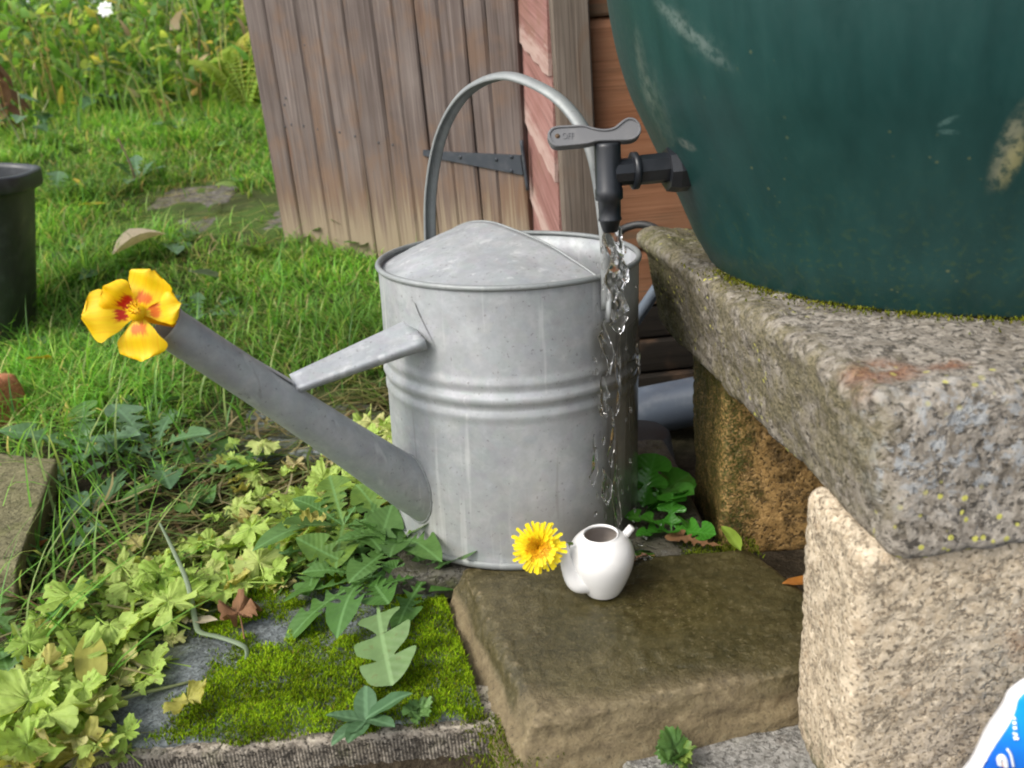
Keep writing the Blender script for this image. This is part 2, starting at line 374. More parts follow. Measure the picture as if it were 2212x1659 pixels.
def mat_leaf(name, ca, cb, cc=None, rough=.42, trans=.3, vein=.35, spots=0):
    """leaf blade along +Y; pale midrib; hue differs leaf by leaf"""
    s = M(name); o = s.co(); x, y, z = s.sep(o); c = s.shift(o, 5.)
    r = s.rnd(); n = s.noise(c, 60, 4, .6); col = s.mix(r, ca, cb)
    if cc is not None: col = s.mix(s.rng(s.math('FRACT', s.math('MULTIPLY', r, 7.31)), .72, 1., 0, .9), col, cc)
    col = s.mix(s.rng(n, .35, .7, 0, .45), col, [q*.62 for q in ca])
    if spots: col = s.mix(s.rng(s.noise(c, 170, 2, .5), .64, .70, 0, spots), col, (.16, .09, .03))
    ax = s.math('ABSOLUTE', x); col = s.mix(s.rng(ax, .0030, .0008, 0, vein), col, [min(1, q*1.6+.06) for q in ca])
    sv = s.math('SINE', s.math('MULTIPLY', s.math('SUBTRACT', y, s.math('MULTIPLY', ax, .7)), 700.)); 
    return s.leafsurf(col, rough, trans, s.bump(s.math('ADD', s.math('MULTIPLY', sv, .25), n), .35, .0012))
def mat_vcol(name, rough=.5, trans=.3, spec=.35):
    s = M(name); a = s.n('ShaderNodeAttribute', attribute_name='Col').outputs['Color']
    return s.leafsurf(a, rough, trans, spec=spec)
def mat_ground():
    s = M('soil_and_turf'); c = s.co(); a = s.noise(c, 6, 5, .6); b = s.noise(c, 60, 4, .65); f = s.noise(c, 300, 3, .6)
    col = s.ramp(b, [(.3, (.022, .017, .010)), (.55, (.05, .038, .024)), (.75, (.10, .08, .05))])
    yg = s.sep(c)[1]; col = s.mix(s.math('MULTIPLY', s.rng(a, .36, .56, .35, .95), s.rng(yg, 1.05, 1.6)), col, (.075, .135, .025)); col = s.mix(s.rng(f, .6, .72, 0, .4), col, (.14, .12, .08))
    return s.surf(col, .95, 0, s.bump(s.math('ADD', b, f), .7, .008), spec=.2)

# ------------------------------------------------------------------ shapes shared by several things
BAX = np.array([.4407, .7814])                          # axis of the water butt
BPROF = [(0, .281), (.228, .281), (.2345, .2830), (.2380, .289), (.2492, .309), (.2575, .328), (.2655, .347), (.2805, .380), (.2975, .417), (.3110, .448), (.3215, .485), (.329, .53), (.338, .61), (.345, .72), (.349, .85), (.349, .98), (.356, .985), (.356, 1.0), (.33, 1.005), (0, 1.01)]
_bz = np.array([q[1] for q in BPROF[3:15]]); _br = np.array([q[0] for q in BPROF[3:15]])
def barrel_pt(px, py):
    v = ray(px, py); v = v/np.linalg.norm(v); t = .2
    for _ in range(4000):
        p = CAM+v*t
        if .29 < p[2] < .98 and np.hypot(*(p[:2]-BAX)) <= np.interp(p[2], _bz, _br): return p
        t += .0005
    return CAM+v*.6
SCUFFS = [(1468, 52, (.028, .0055), .62, .45, (.20, .25, .22)), (1510, 92, (.026, .0050), .62, .42, (.18, .23, .21)), (1492, 72, (.040, .011), .62, .22, (.12, .17, .15)),
          (2178, 318, (.0062, .023), .2, .75, (.27, .27, .18)), (2186, 350, (.0052, .016), .2, .6, (.36, .33, .15)),
          (1482, 312, (.013, .0042), .15, .5, (.26, .26, .22)), (2046, 262, (.0055, .0017), -.5, .5, (.12, .22, .20)), (2050, 285, (.0055, .0016), .1, .45, (.12, .22, .20)),
          (1392, 170, (.010, .035), .3, .35, (.18, .22, .18)), (1425, 245, (.016, .034), .5, .25, (.18, .22, .18))]

def hz(X, Y):
    """height of the ground"""
    X = np.asarray(X, float); Y = np.asarray(Y, float)
    m = 1-sstep(-.03, .17, X)
    m = np.maximum(m, sstep(2.2, 3.2, Y))
    t = Y-.97; sl = .205*.5*(t+np.sqrt(t*t+.012)); sl = np.minimum(sl, 1.25+.04*(Y-7))
    z = -.052+m*sl
    z = z-.028*(1-m)*sstep(.9, 1.1, Y)
    z = z-.075*(1-sstep(.525, .55, Y))*(1-sstep(-.03, .03, X))*sstep(.2, .3, Y+.1*0+.3)
    z = z-.03*sstep(-.05, .0, X)*(1-sstep(.60, .66, Y))
    z = z+.030*sstep(-.34, -.50, X)*(1-sstep(1.0, 1.3, Y))*sstep(.5, .6, Y)
    return z
def hzn(X, Y):
    P = np.stack([np.asarray(X, float), np.asarray(Y, float), np.zeros_like(np.asarray(X, float))], 1)
    return hz(X, Y)+.010*fbm(P, 4, 3)*sstep(.9, 1.3, Y)+.004*fbm(P, 22, 2)
def on_ground(px, py, up=0.):
    """where a line of sight meets the ground"""
    v = ray(px, py); v = v/np.linalg.norm(v); t = .3
    while t < 12:
        p = CAM+v*t
        if p[2] <= hz(p[0], p[1])+up: return p
        t += .002
    return p

# ------------------------------------------------------------------ setting: the ground
def build_ground():
    def axis(a, b, fine, lo, hi, g=1.13):
        v = list(np.arange(lo, hi, fine)); s = fine
        while v[-1] < b: s *= g; v.append(v[-1]+s)
        s = fine
        while v[0] > a: s *= g; v.insert(0, v[0]-s)
        return np.array(v)
    xs = axis(-60, 60, .02, -1.3, .6); ys = axis(-40, 90, .02, .3, 2.3)
    X, Y = np.meshgrid(xs, ys); X = X.ravel(); Y = Y.ravel(); Z = hzn(X, Y)
    far = np.hypot(X, Y-2) > 14; Z[far] = np.minimum(Z[far], 1.2)
    nx, ny = len(xs), len(ys)
    i = np.arange(nx*ny).reshape(ny, nx)
    Fc = np.stack([i[:-1, :-1], i[:-1, 1:], i[1:, 1:], i[1:, :-1]], -1).reshape(-1, 4)
    o = link('ground', mesh('ground', np.stack([X, Y, Z], 1), Fc, mat_ground())); tag(o, kind='structure')
build_ground()

# ------------------------------------------------------------------ stones and concrete
def blockdisp(scale=95, amp=.0022, rough=.003, big=.004, seed=0.):
    def f(V, N):
        P = V+seed
        return -amp*sstep(.35, .85, voro(P, scale))*1.6+rough*fbm(P, 42, 3)*.5+big*fbm(P, 9, 3)*.5
    return f
def stone(name, label, cat, dims, step, corners, r, disp, mat, group=None, loc=None, rootname=None):
    c = np.array(corners, float)
    base = Vector((float(c[:, 0].mean()), float(c[:, 1].mean()), float(c[:, 2].min())))
    VF = rough_box(dims, step, corners, r, disp)
    V = np.array(VF[0])-np.array(base)
    o = link(name, mesh(name, V, VF[1], mat)); o.location = base
    return tag(o, label, cat, group)

def lattice(x0, x1, y0, y1, z0, z1, dx=0):
    """8 corners, z-y-x order; dx shears the left side away from the camera"""
    return [(x0, y0, z0), (x1, y0, z0), (x0+dx, y1, z0), (x1, y1, z0), (x0, y0, z1), (x1, y0, z1), (x0+dx, y1, z1), (x1, y1, z1)]

def slab_extra(s, c, col, mid, fine):
    x, y, z = s.sep(c)
    # c is the stone's own space; rust stains on the top, whitish-blue crust on the front, algae to the far left
    r1 = s.math('MAXIMUM', s.ell(c, RUST[0], (.020, .014, .02), .5), s.math('MAXIMUM', s.ell(c, RUST[1], (.026, .017, .02), .5), s.ell(c, RUST[2], (.013, .008, .02), .5)))
    r1 = s.math('MULTIPLY', r1, s.rng(mid, .36, .52)); col = s.mix(s.math('MULTIPLY', r1, .85), col, s.mix(s.rng(fine, .4, .65), (.12, .045, .022), (.27, .125, .06)))
    cr = s.math('MULTIPLY', s.ell(c, CRUST, (.10, .03, .035), .6), s.rng(s.noise(c, 95, 4, .7), .50, .58)); col = s.mix(s.math('MULTIPLY', cr, .6), col, (.34, .37, .39))
    al = s.math('MULTIPLY', s.rng(y, .02, .26), s.rng(mid, .34, .58)); col = s.mix(s.math('MULTIPLY', al, .85), col, s.mix(s.rng(fine, .4, .6), (.05, .055, .012), (.15, .135, .05)))
    lf = s.math('MULTIPLY', s.rng(s.math('ADD', x, s.math('MULTIPLY', s.math('SUBTRACT', mid, .5), .03)), -.335, -.365), s.rng(s.noise(c, 30, 4, .7), .36, .60)); col = s.mix(s.math('MULTIPLY', lf, .82), col, s.mix(s.rng(fine, .4, .6), (.07, .062, .025), (.21, .18, .10)))
    wet = s.math('MULTIPLY', s.rng(s.noise(s.map(c, (3, 18, 2)), 1, 3), .52, .62), s.rng(y, .1, .25)); col = s.mix(s.math('MULTIPLY', wet, .6), col, (.10, .12, .015))
    return col
_slab = [(.227, .434, .170), (.95, .440, .180), (.186, .955, .170), (.95, 1.04, .175), (.211, .452, .281), (.95, .446, .280), (.160, .945, .285), (.95, 1.04, .285)]
_sc = np.array(_slab); _sbase = np.array([_sc[:, 0].mean(), _sc[:, 1].mean(), _sc[:, 2].min()])
RUST = [tuple(atz(1830, 800, .289)-_sbase), tuple(atz(1900, 775, .289)-_sbase), tuple(atz(2050, 765, .289)-_sbase)]
CRUST = tuple(aty(2030, 960, .45)-_sbase)
m_slab = mat_concrete('weathered_slab_concrete', (.175, .150, .116), (.060, .050, .038), (.36, .325, .275), 105, .75, lichen=1., extra=slab_extra, bmp=.55)
stone('concrete_slab', 'thick weathered grey concrete slab with lichen and rust stains under the green water butt', 'slab', (.75, .53, .105), .0038, _slab, .013, lambda V, N: blockdisp(95, .0011, .0034, .0055)(V, N)+.016*np.exp(-((V[:, 0]-.165)/.05)**2-((V[:, 1]-.95)/.13)**2)*np.clip(N[:, 2]*1.6, -.0, 1), m_slab)
def front_extra(s, c, col, mid, fine):
    z = s.sep(c)[2]; y = s.sep(c)[1]
    col = s.mix(s.math('MULTIPLY', s.rng(z, .06, -.0, 0, .9), s.rng(mid, .45, .6)), col, (.07, .07, .025))
    st = s.math('MULTIPLY', s.ell(c, (-.085, -.05, .155), (.03, .03, .03), .6), s.rng(mid, .45, .55)); col = s.mix(s.math('MULTIPLY', st, .7), col, (.25, .11, .04))
    return col
m_block = mat_concrete('buff_block_concrete', (.46, .37, .255), (.27, .205, .13), (.63, .535, .40), 150, .72, extra=front_extra, bmp=.5)
stone('concrete_block', 'pale buff concrete block with open pitted texture under the near corner of the slab', 'block', (.44, .10, .236), .0032,
      lattice(.210, .66, .446, .540, -.056, .174), .011, blockdisp(125, .0010, .0016, .003, 3.), m_block, 'concrete blocks carrying the slab')
def back_extra(s, c, col, mid, fine):
    x, y, z = s.sep(c)
    col = s.mix(s.rng(mid, .32, .58, .8, .15), col, (.045, .028, .008))
    col = s.mix(s.math('MULTIPLY', s.rng(s.math('ADD', x, s.math('MULTIPLY', s.math('SUBTRACT', mid, .5), .08)), -.15, -.20), s.rng(fine, .35, .6)), col, (.065, .07, .012))
    col = s.mix(s.math('MULTIPLY', s.rng(z, .17, .235), s.rng(mid, .4, .6)), col, (.08, .085, .015))
    return col
m_back = mat_concrete('ochre_mossy_block', (.42, .25, .085), (.14, .08, .028), (.60, .38, .15), 130, .8, extra=back_extra, rough=.55)
stone('concrete_block', 'wet ochre brown mossy concrete block set back behind the sandstone slab', 'block', (.42, .14, .245), .0042,
      lattice(.219, .63, .800, .94, -.06, .174), .010, blockdisp(125, .0011, .0018, .003, 6.), m_back, 'concrete blocks carrying the slab')

# sandstone slab in the middle of the picture
def sanddisp(V, N):
    side = np.clip(-N[:, 2]+.55, 0, 1)
    return .0016*fbm(V, 18, 4)+.0007*fbm(V, 120, 3)+side*(.006*fbm(V*[1, 1, 2.2], 26, 3)-.002)
_ss = SS_ = [(-.036, .496, -.066), (.300, .548, -.052), (-.092, .715, -.052), (.250, .770, -.05), (-.004, .514, -.001), (.290, .560, -.002), (-.068, .742, .0), (.228, .728, .0)]
stone('sandstone_slab', 'brown wet sandstone slab with rough tan edges under the white teapot', 'slab', (.29, .24, .05), .0022, _ss, .0075, sanddisp, mat_sandstone())
# back half of the same footing, under the watering can
m_dark = mat_concrete('dark_wet_paving', (.06, .055, .04), (.025, .022, .016), (.12, .11, .085), 60, .4, moss=.4, rough=.5)
m_pave = mat_concrete('grey_paving_concrete', (.185, .178, .16), (.085, .08, .07), (.32, .31, .285), 130, .5, moss=.25, rough=.7)
m_dpave = mat_concrete('dusty_paving', (.105, .095, .08), (.05, .042, .032), (.19, .175, .155), 80, .5, moss=1., rough=.8)
m_flag = mat_concrete('grey_flagstone', (.11, .125, .125), (.05, .055, .052), (.22, .245, .25), 150, .3, moss=.4, rough=.55)
def kerb_extra(s, c, col, mid, fine):
    x, y, z = s.sep(c); wv = s.math('SINE', s.math('MULTIPLY', s.math('ADD', x, s.math('MULTIPLY', mid, .002)), 2100.))
    return s.mix(s.math('MULTIPLY', s.rng(wv, -.4, .8, .75, 0), s.rng(z, .092, .086)), col, (.035, .03, .024))
m_kerb = mat_concrete('rough_kerb_concrete', (.20, .17, .13), (.06, .05, .04), (.42, .37, .30), 140, .9, moss=.25, extra=kerb_extra)
def flatdisp(amp=.003, seed=0.):
    return lambda V, N: amp*fbm(V+seed, 20, 4)*.5+.0006*fbm(V+seed, 150, 2)
stone('flagstone', 'dark wet paving stone under the base of the big watering can', 'flagstone', (.32, .28, .05), .006, lattice(-.15, .20, .735, 1.02, -.058, -.003), .008, flatdisp(), m_dark)
stone('flagstone', 'grey flagstone largely covered with bright green moss at the lower left', 'flagstone', (.36, .24, .03), .005,
      [(-.385, .560, -.060), (-.050, .562, -.060), (-.40, .80, -.06), (-.10, .80, -.06), (-.385, .556, -.030), (-.046, .560, -.029), (-.40, .80, -.026), (-.11, .80, -.026)], .006, flatdisp(.003, 2.), m_flag)
MOSSFLAG = [o for o in COL.objects if o.name.startswith('flagstone')][-1]
stone('kerb_stone', 'rough concrete kerb edge below the mossy flagstone', 'kerb', (.42, .06, .1), .003, lattice(-.46, -.030, .549, .60, -.13, -.033), .006, blockdisp(130, .0014, .0022, .003, 9.), m_kerb)
stone('paving_slab', 'pale grey concrete paving below the front of the sandstone slab', 'paving', (.4, .3, .03), .006, lattice(.062, .40, .36, .63, -.085, -.050), .006, flatdisp(.0016, 4.), m_pave)
stone('paving_slab', 'tan gritty paving edge wedged below the corner of the sandstone slab', 'paving', (.09, .2, .03), .004, lattice(-.03, .052, .38, .57, -.09, -.054), .006, blockdisp(110, .002, .003, .003, 1.), m_kerb)
p = on_ground(615, 930); 
stone('flagstone', 'greenish grey flagstone among weeds behind the spout', 'flagstone', (.3, .2, .03), .008, lattice(p[0]-.13, p[0]+.15, p[1]-.10, p[1]+.12, p[2]-.03, p[2]+.006), .006, flatdisp(.004, 5.), m_flag)
for (px, py, sx, sy, lb) in [(420, 425, .11, .10, 'bare grey paving stone left of the weathered door'), (545, 478, .20, .065, 'bare grey paving stone at the foot of the weathered door')]:
    p = on_ground(px, py); k = .2
    cs = [(p[0]+ax*sx, p[1]+ay*sy, hz(p[0]+ax*sx, p[1]+ay*sy)-.034+az*.032) for az in (0, 1) for ay in (-1, 1) for ax in (-1, 1)]
    stone('flagstone', lb, 'flagstone', (sx*2, sy*2, .03), .012, cs, .006, flatdisp(.010, px), m_dpave)
# stone slab at the left edge
m_left = mat_concrete('greenish_sandstone', (.125, .115, .055), (.07, .062, .03), (.21, .19, .10), 90, .2, moss=.35, rough=.8)
c = [atz(-120, 1290, -.01), atz(35, 1310, -.01), atz(-160, 1010, -.0), atz(118, 1080, -.0), atz(-130, 1215, .045), atz(36, 1225, .045), atz(-170, 965, .052), atz(128, 985, .050)]
for i in range(4): c[i] = np.array([c[i+4][0]-(.035 if i % 2 else 0), c[i+4][1]+.02, -.04])
stone('stone_slab', 'flat greenish brown stone with cut edge at the left margin', 'stone', (.24, .24, .06), .005, c, .007, lambda V, N: .004*fbm(V, 16, 4)*.6, m_left)
m_brick = mat_concrete('orange_brick', (.36, .135, .055), (.20, .07, .03), (.45, .20, .10), 90, .3, moss=.3)
p = on_ground(20, 935)
bl = stone('brick', 'broken orange brick lying in the weeds at the left edge', 'brick', (.11, .09, .07), .005, lattice(p[0]-.10, p[0]+.022, p[1]-.03, p[1]+.07, p[2]-.02, p[2]+.075), .008, lambda V, N: .004*fbm(V, 30, 3), m_brick); bl.rotation_euler = (.1, -.2, -.5)

# ------------------------------------------------------------------ the shed
PHI = rad(40)
PD = np.array(aty(1150, 400, 1.50)); PD[2] = 0
DL = np.array([-math.cos(PHI), math.sin(PHI), 0]); DN = np.array([-math.sin(PHI), -math.cos(PHI), 0])      # along the door to its free edge; outwards
PP = np.array(aty(1208, 400, 1.335)); PP[2] = 0           # left edge of the corner post
def door_s(px, py): q = atplane(px, py, PD, DN); return (q-PD)@DL, q[2]
zoom = lambda zx, zy: ((950+zx/1.4747)*.553, zy/1.4747*.553)
shed = thing('wooden_shed', (float(PD[0]), float(PD[1]), .05), 'weathered wooden shed with boarded door and red shiplap side behind the can', 'shed')
W_WEATHER = [(.22, (.056, .042, .036)), (.42, (.112, .086, .076)), (.62, (.168, .136, .122)), (.82, (.27, .225, .205))]
m_board = mat_wood('weathered_door_board', W_WEATHER, 1., bleach=(.050, .165, (.33, .285, .20)))
def pinkstreak(s, o, col, g2):
    # paint worn to pale wood along each board's edge (local z = across the board)
    z = s.sep(o)[2]; n = s.noise(s.map(o, (14, 14, 70)), 1, 4, .7)
    k = s.math('ADD', z, s.math('MULTIPLY', s.math('SUBTRACT', n, .5), .10))
    col = s.mix(s.rng(k, .040, .004, 0, .62), col, (.52, .40, .35))
    return s.mix(s.rng(n, .60, .72, 0, .5), col, (.52, .40, .36))
m_pink = mat_wood('faded_red_board', [(.25, (.17, .075, .06)), (.5, (.29, .145, .125)), (.75, (.40, .24, .215))], 1., streak=pinkstreak, axis=0, knots=False)
m_post = mat_wood('grey_corner_post', [(.25, (.08, .062, .048)), (.5, (.165, .132, .105)), (.75, (.28, .235, .195))], 1.)
m_red = mat_wood('red_stained_shiplap', [(.25, (.17, .068, .032)), (.5, (.27, .118, .058)), (.75, (.36, .18, .10))], .8, axis=0, rough=.75, knots=False, bleach=(-.01, .03, (.13, .09, .055)))
def wallbox(s0, s1, z0, z1, t0, t1, O, D, N, b=.003):
    V, Fc = cbox((s0, t0, z0), (s1, t1, z1), b)
    return [O+D*v[0]+N*v[1]+np.array([0, 0, v[2]]) for v in V], Fc
door = link('door', None, shed); bpy.data.objects.remove(door)
door = bpy.data.objects.new('door', None); COL.objects.link(door); door.parent = shed; door.empty_display_size = .02
zb = .105
edges = sorted([door_s(*zoom(x, 700))[0] for x in (1600, 1480, 1360, 1225, 1090, 975, 860, 700, 560, 440, 270, 160)])
edges[0] = .0
def board(name, s0, s1, z0, z1, t, mat, parent, org, D, N, bev, wob=.001):
    """a board whose own space has x along D, y outwards, z up from its foot"""
    n = 14; prof = [(0, 0), (s1-s0, 0), (s1-s0, t-bev), (s1-s0-bev, t), (bev, t), (0, t-bev)]
    V = []; Fc = []; k = len(prof)
    for i in range(n+1):
        zz = (z1-z0)*i/n
        for (x, y) in prof:
            jit = wob*math.sin(zz*9+s0*50)+random.uniform(-wob, wob)*.4
            V.append((x+(jit if x > 0 else jit), y, zz+(random.uniform(-.004, .004) if i == 0 else 0)))
    for i in range(n):
        for j in range(k): Fc.append((i*k+j, i*k+(j+1) % k, (i+1)*k+(j+1) % k, (i+1)*k+j))
    Fc.append(tuple(range(k))[::-1]); Fc.append(tuple(n*k+j for j in range(k)))
    me = mesh(name, V, Fc, mat, smooth=False); P = org+D*s0
    o = link(name, me, parent)
    q = parent; off = Vector((0, 0, 0))
    while q is not None: off += q.location; q = q.parent
    o.matrix_basis = Matrix.Translation(Vector((P[0], P[1], z0))-off) @ Matrix(((D[0], N[0], 0, 0), (D[1], N[1], 0, 0), (0, 0, 1, 0), (0, 0, 0, 1)))
    return o
for i in range(len(edges)-1):
    deep = .0050 if i in (1, 3, 5, 6, 8, 9) else .0032
    board('board', edges[i]+.0006, edges[i+1]-.0006, zb+random.uniform(-.004, .004), 1.75, .020+random.uniform(-.0012, .0012), m_board, door, PD, DL, DN, deep)
DW = edges[-1]
wpart('ledge', wallbox(.02, DW-.01, .35, .44, -.025, -.001, PD, DL, DN), m_post, door)
# strap hinge, tapering away from its plate
m_iron = mat_plastic('blackened_iron', (.030, .036, .046), .55, .35, (.10, .10, .11))
h = [zoom(1040, 862), zoom(1130, 872), zoom(1600, 893), zoom(1615, 1008), zoom(1130, 915), zoom(1040, 896)]
hp = [atplane(x, y, PD+DN*.0215, DN) for x, y in h]
V = [q-DN*.003 for q in hp]+[q+DN*.0022 for q in hp]; n = len(h)
hinge = wpart('hinge', (V, [tuple(range(n))[::-1], tuple(range(n, 2*n))]+[(i, (i+1) % n, n+(i+1) % n, n+i) for i in range(n)]), m_iron, door, False)
for zx, zy in [(1458, 918), (1545, 903), (1545, 985), (1250, 905)]:
    q = atplane(*zoom(zx, zy), PD+DN*.0245, DN)
    wpart('screw', tube([q-DN*.002, q+DN*.0012], .0032, 10), m_iron, door)
q0 = np.array(aty(*zoom(1603, 808), 1.475)); q1 = np.array(aty(*zoom(1640, 1095), 1.475))
wpart('hinge_plate', tube(bez([q0, (q0+q1)/2, q1], 8), [.0060]*9, 8, flat=.6), m_iron, door)
# old nail heads across the ledge
for zx, zy in [(245, 565), (238, 605), (348, 725), (430, 745), (555, 762), (645, 785), (780, 822), (862, 835), (1000, 855), (278, 718), (355, 260), (243, 730)]:
    q = atplane(*zoom(zx, zy), PD+DN*.0195, DN)
    wpart('nail', tube([q-DN*.002, q+DN*.0012], .0022, 8), m_iron, door)
# pink boards between the door and the corner post
PK = PP-PD; LK = np.linalg.norm(PK); DK = PK/LK; NK = np.array([DK[1], -DK[0], 0]); NK = NK if NK[1] < 0 else -NK
if NK[0] > 0: NK = -NK
def pk(px, py): q = atplane(px, py, PD, NK); return (q-PD)@DK, q[2]
lines = []
for a, b in [((1580, 205), (1835, 505)), ((1620, 655), (1860, 1130))]:
    (sa, za), (sb, zb_) = pk(*zoom(*a)), pk(*zoom(*b)); sl = (zb_-za)/(sb-sa); lines.append((za-sl*sa, za+sl*(LK-sa)))
sp0 = lines[0][0]-lines[1][0]; sp1 = lines[0][1]-lines[1][1]
for k in range(-8, 4):
    # lower edge of board k is line k; the board above it laps over
    a0, a1 = lines[0][0]-k*sp0, lines[0][1]-k*sp1; b0, b1 = a0+sp0*1.12, a1+sp1*1.12
    if max(a0, a1) < .0 or a0 > 1.9: continue
    nl = 10; V = []; Fc = []
    ang = math.atan2(a1-a0, LK); ux = np.array([math.cos(ang), math.sin(ang)])
    for j in range(nl+1):
        f = j/nl
        for (zz, t) in [(a0+(a1-a0)*f+.003*math.sin(j*2.1+k), .007), (a0+(a1-a0)*f+.003*math.sin(j*2.1+k), -.004), (b0+(b1-b0)*f, -.006), (b0+(b1-b0)*f, .001)]:
            V.append((LK*f, t, zz-a0))
    for j in range(nl):
        for e in range(4): Fc.append((j*4+e, j*4+(e+1) % 4, (j+1)*4+(e+1) % 4, (j+1)*4+e))
    Fc += [(3, 2, 1, 0), tuple(nl*4+e for e in range(4))]
    V = np.array(V); V2 = V.copy(); V2[:, 0] = V[:, 0]*ux[0]+V[:, 2]*ux[1]; V2[:, 2] = -V[:, 0]*ux[1]+V[:, 2]*ux[0]
    me = mesh('cladding_board', V2, Fc, m_pink, False); o = link('cladding_board', me, shed)
    A = Matrix(((DK[0], NK[0], 0, 0), (DK[1], NK[1], 0, 0), (0, 0, 1, 0), (0, 0, 0, 1)))
    R2 = Matrix(((ux[0], 0, -ux[1], 0), (0, 1, 0, 0), (ux[1], 0, ux[0], 0), (0, 0, 0, 1)))
    o.matrix_basis = Matrix.Translation(Vector((PD[0], PD[1], a0))-shed.location) @ A @ R2
# corner post
PQ = np.array(aty(1285, 400, 1.33)); PQ[2] = 0
D2 = np.array([1., .06, 0]); D2 /= np.linalg.norm(D2); N2 = np.array([D2[1], -D2[0], 0])
wpost = np.linalg.norm(PQ-PP)
board('corner_post', 0, wpost, .10, 1.85, .030, m_post, shed, PP-N2*.005, D2, N2, .003, .0006)
# red shiplap to the right of the post
jz = [aty(1310, 36, 1.36)[2], aty(1310, 300, 1.36)[2], aty(1366, 536, 1.36)[2]]
z = aty(1366, 536, 1.36)[2]; hgt = .127
zs = [aty(1375, 655, 1.36)[2], z, aty(1310, 36, 1.36)[2]]; hgt_ = zs[2]-zs[1]; zs += [zs[2]+hgt_*k for k in range(1, 4)]
for k in range(len(zs)-1):
    n = 10; L = 1.5; hgt = zs[k+1]-zs[k]; V = []; Fc = []
    prof = [(-.016, .0), (.004, .0), (.006, .004), (.006, hgt-.016), (-.001, hgt-.003), (-.016, hgt-.003)]
    for i in range(n+1):
        for (t, zz) in prof: V.append((L*i/n, t, zz+.0008*math.sin(i*1.7+k)))
    m = len(prof)
    for i in range(n):
        for j in range(m): Fc.append((i*m+j, (i+1)*m+j, (i+1)*m+(j+1) % m, i*m+(j+1) % m))
    Fc += [tuple(range(m)), tuple(n*m+j for j in range(m))[::-1]]
    o = link('shiplap_board', mesh('shiplap_board', V, Fc, m_red, False), shed)
    P = PQ+D2*.003-N2*.012
    o.matrix_basis = Matrix.Translation(Vector((P[0], P[1], zs[k]))-shed.location) @ Matrix(((D2[0], N2[0], 0, 0), (D2[1], N2[1], 0, 0), (0, 0, 1, 0), (0, 0, 0, 1)))
for px, py in [(1392, 409), (1390, 434)]:
    q = np.array(aty(px, py, 1.37)); wpart('nail', tube([q+N2*.0, q+N2*.012], .0035, 8), m_iron, shed)
# dark sill and plinth under the shiplap, roof and the walls out of sight
m_sill = mat_wood('dark_sill', [(.25, (.007, .005, .0035)), (.5, (.012, .009, .006)), (.75, (.022, .017, .011))], .8, axis=0, knots=False)  # near-black wood for sill boards and thresholds
for k in range(3):
    z1 = zs[0]-.004-k*.058
    wpart('sill_board', wallbox(-.05, 1.5, z1-.054, z1, -.03, .010+k*.012, PQ-N2*.02, D2, N2), m_sill, shed)
PL = PD+DL*DW; BK = np.array([.75, .66, 0])*1.0
PR = PQ+D2*1.5
roofp = [PL, PD, PP, PR, PR+BK, PL+BK]
V = [np.array([q[0], q[1], 1.82]) for q in roofp]+[np.array([q[0], q[1], 1.87]) for q in roofp]
wpart('roof', (V, [tuple(range(6))[::-1], tuple(range(6, 12))]+[(i, (i+1) % 6, 6+(i+1) % 6, 6+i) for i in range(6)]), m_post, shed, False)
for a, b in [(PL, PL+BK), (PL+BK, PR+BK), (PR+BK, PR)]:
    D = (b-a)/np.linalg.norm(b-a); N = np.array([D[1], -D[0], 0])
    wpart('back_wall', wallbox(.0, np.linalg.norm(b-a), .05, 1.82, -.02, -.002, a, D, N), m_red, shed)
wpart('threshold', wallbox(0, DW, -.06, zb-.006, -.05, -.004, PD, DL, DN), m_sill, shed); wpart('threshold', wallbox(0, LK, -.06, .11, -.05, -.008, PD, DK, NK), m_sill, shed)
wpart('lintel', wallbox(0, DW, 1.751, 1.819, -.02, .012, PD, DL, DN), m_post, shed)

# pipes behind the can
m_pvc = mat_plastic('grey_pipe_plastic', (.135, .165, .21), .38, .35, (.30, .32, .34))
pa, pb = np.array(aty(1300, 905, 1.20)), np.array(aty(1600, 848, 1.16)); dd = (pb-pa)
o = link('drain_pipe', mesh('drain_pipe', *tube([pa-dd*.4, pa, pb, pb+dd*1.2], .0375, 32), m_pvc)); tag(o, 'thick grey plastic drain pipe lying behind the watering can', 'pipe')
q0, q1 = np.array(aty(1352, 722, 1.12)), np.array(aty(1418, 625, 1.10))
o = link('thin_pipe', mesh('thin_pipe', *tube(bez([q0-(q1-q0)*.9, q0, q1, q1+(q1-q0)*.8], 12), .0085, 14), m_pvc)); tag(o, 'thin grey pipe slanting up beside the watering can rim', 'pipe')
m_hose = mat_plastic('black_rubber', (.02, .021, .022), .5, .2, (.12, .12, .11))
o = link('hose', mesh('hose', *tube(bez([aty(1335, 505, 1.28), aty(1352, 492, 1.27), aty(1385, 485, 1.26), aty(1420, 497, 1.25), aty(1450, 540, 1.24)], 20), .006, 10), m_hose)); tag(o, 'black hose curving in front of the red shiplap boards', 'hose')
# dark upturned pot in the gap
p = on_ground(1400, 1040); 
o = link('plant_pot', mesh('plant_pot', *lathe([(.0, .075), (.040, .075), (.046, .070), (.055, .012), (.059, .010), (.059, 0), (.055, 0)], 40), m_hose)); o.location = (float(p[0])-.005, float(p[1])+.05, float(p[2])-.02); tag(o, 'dark plastic pot in the shade below the grey drain pipe', 'pot')

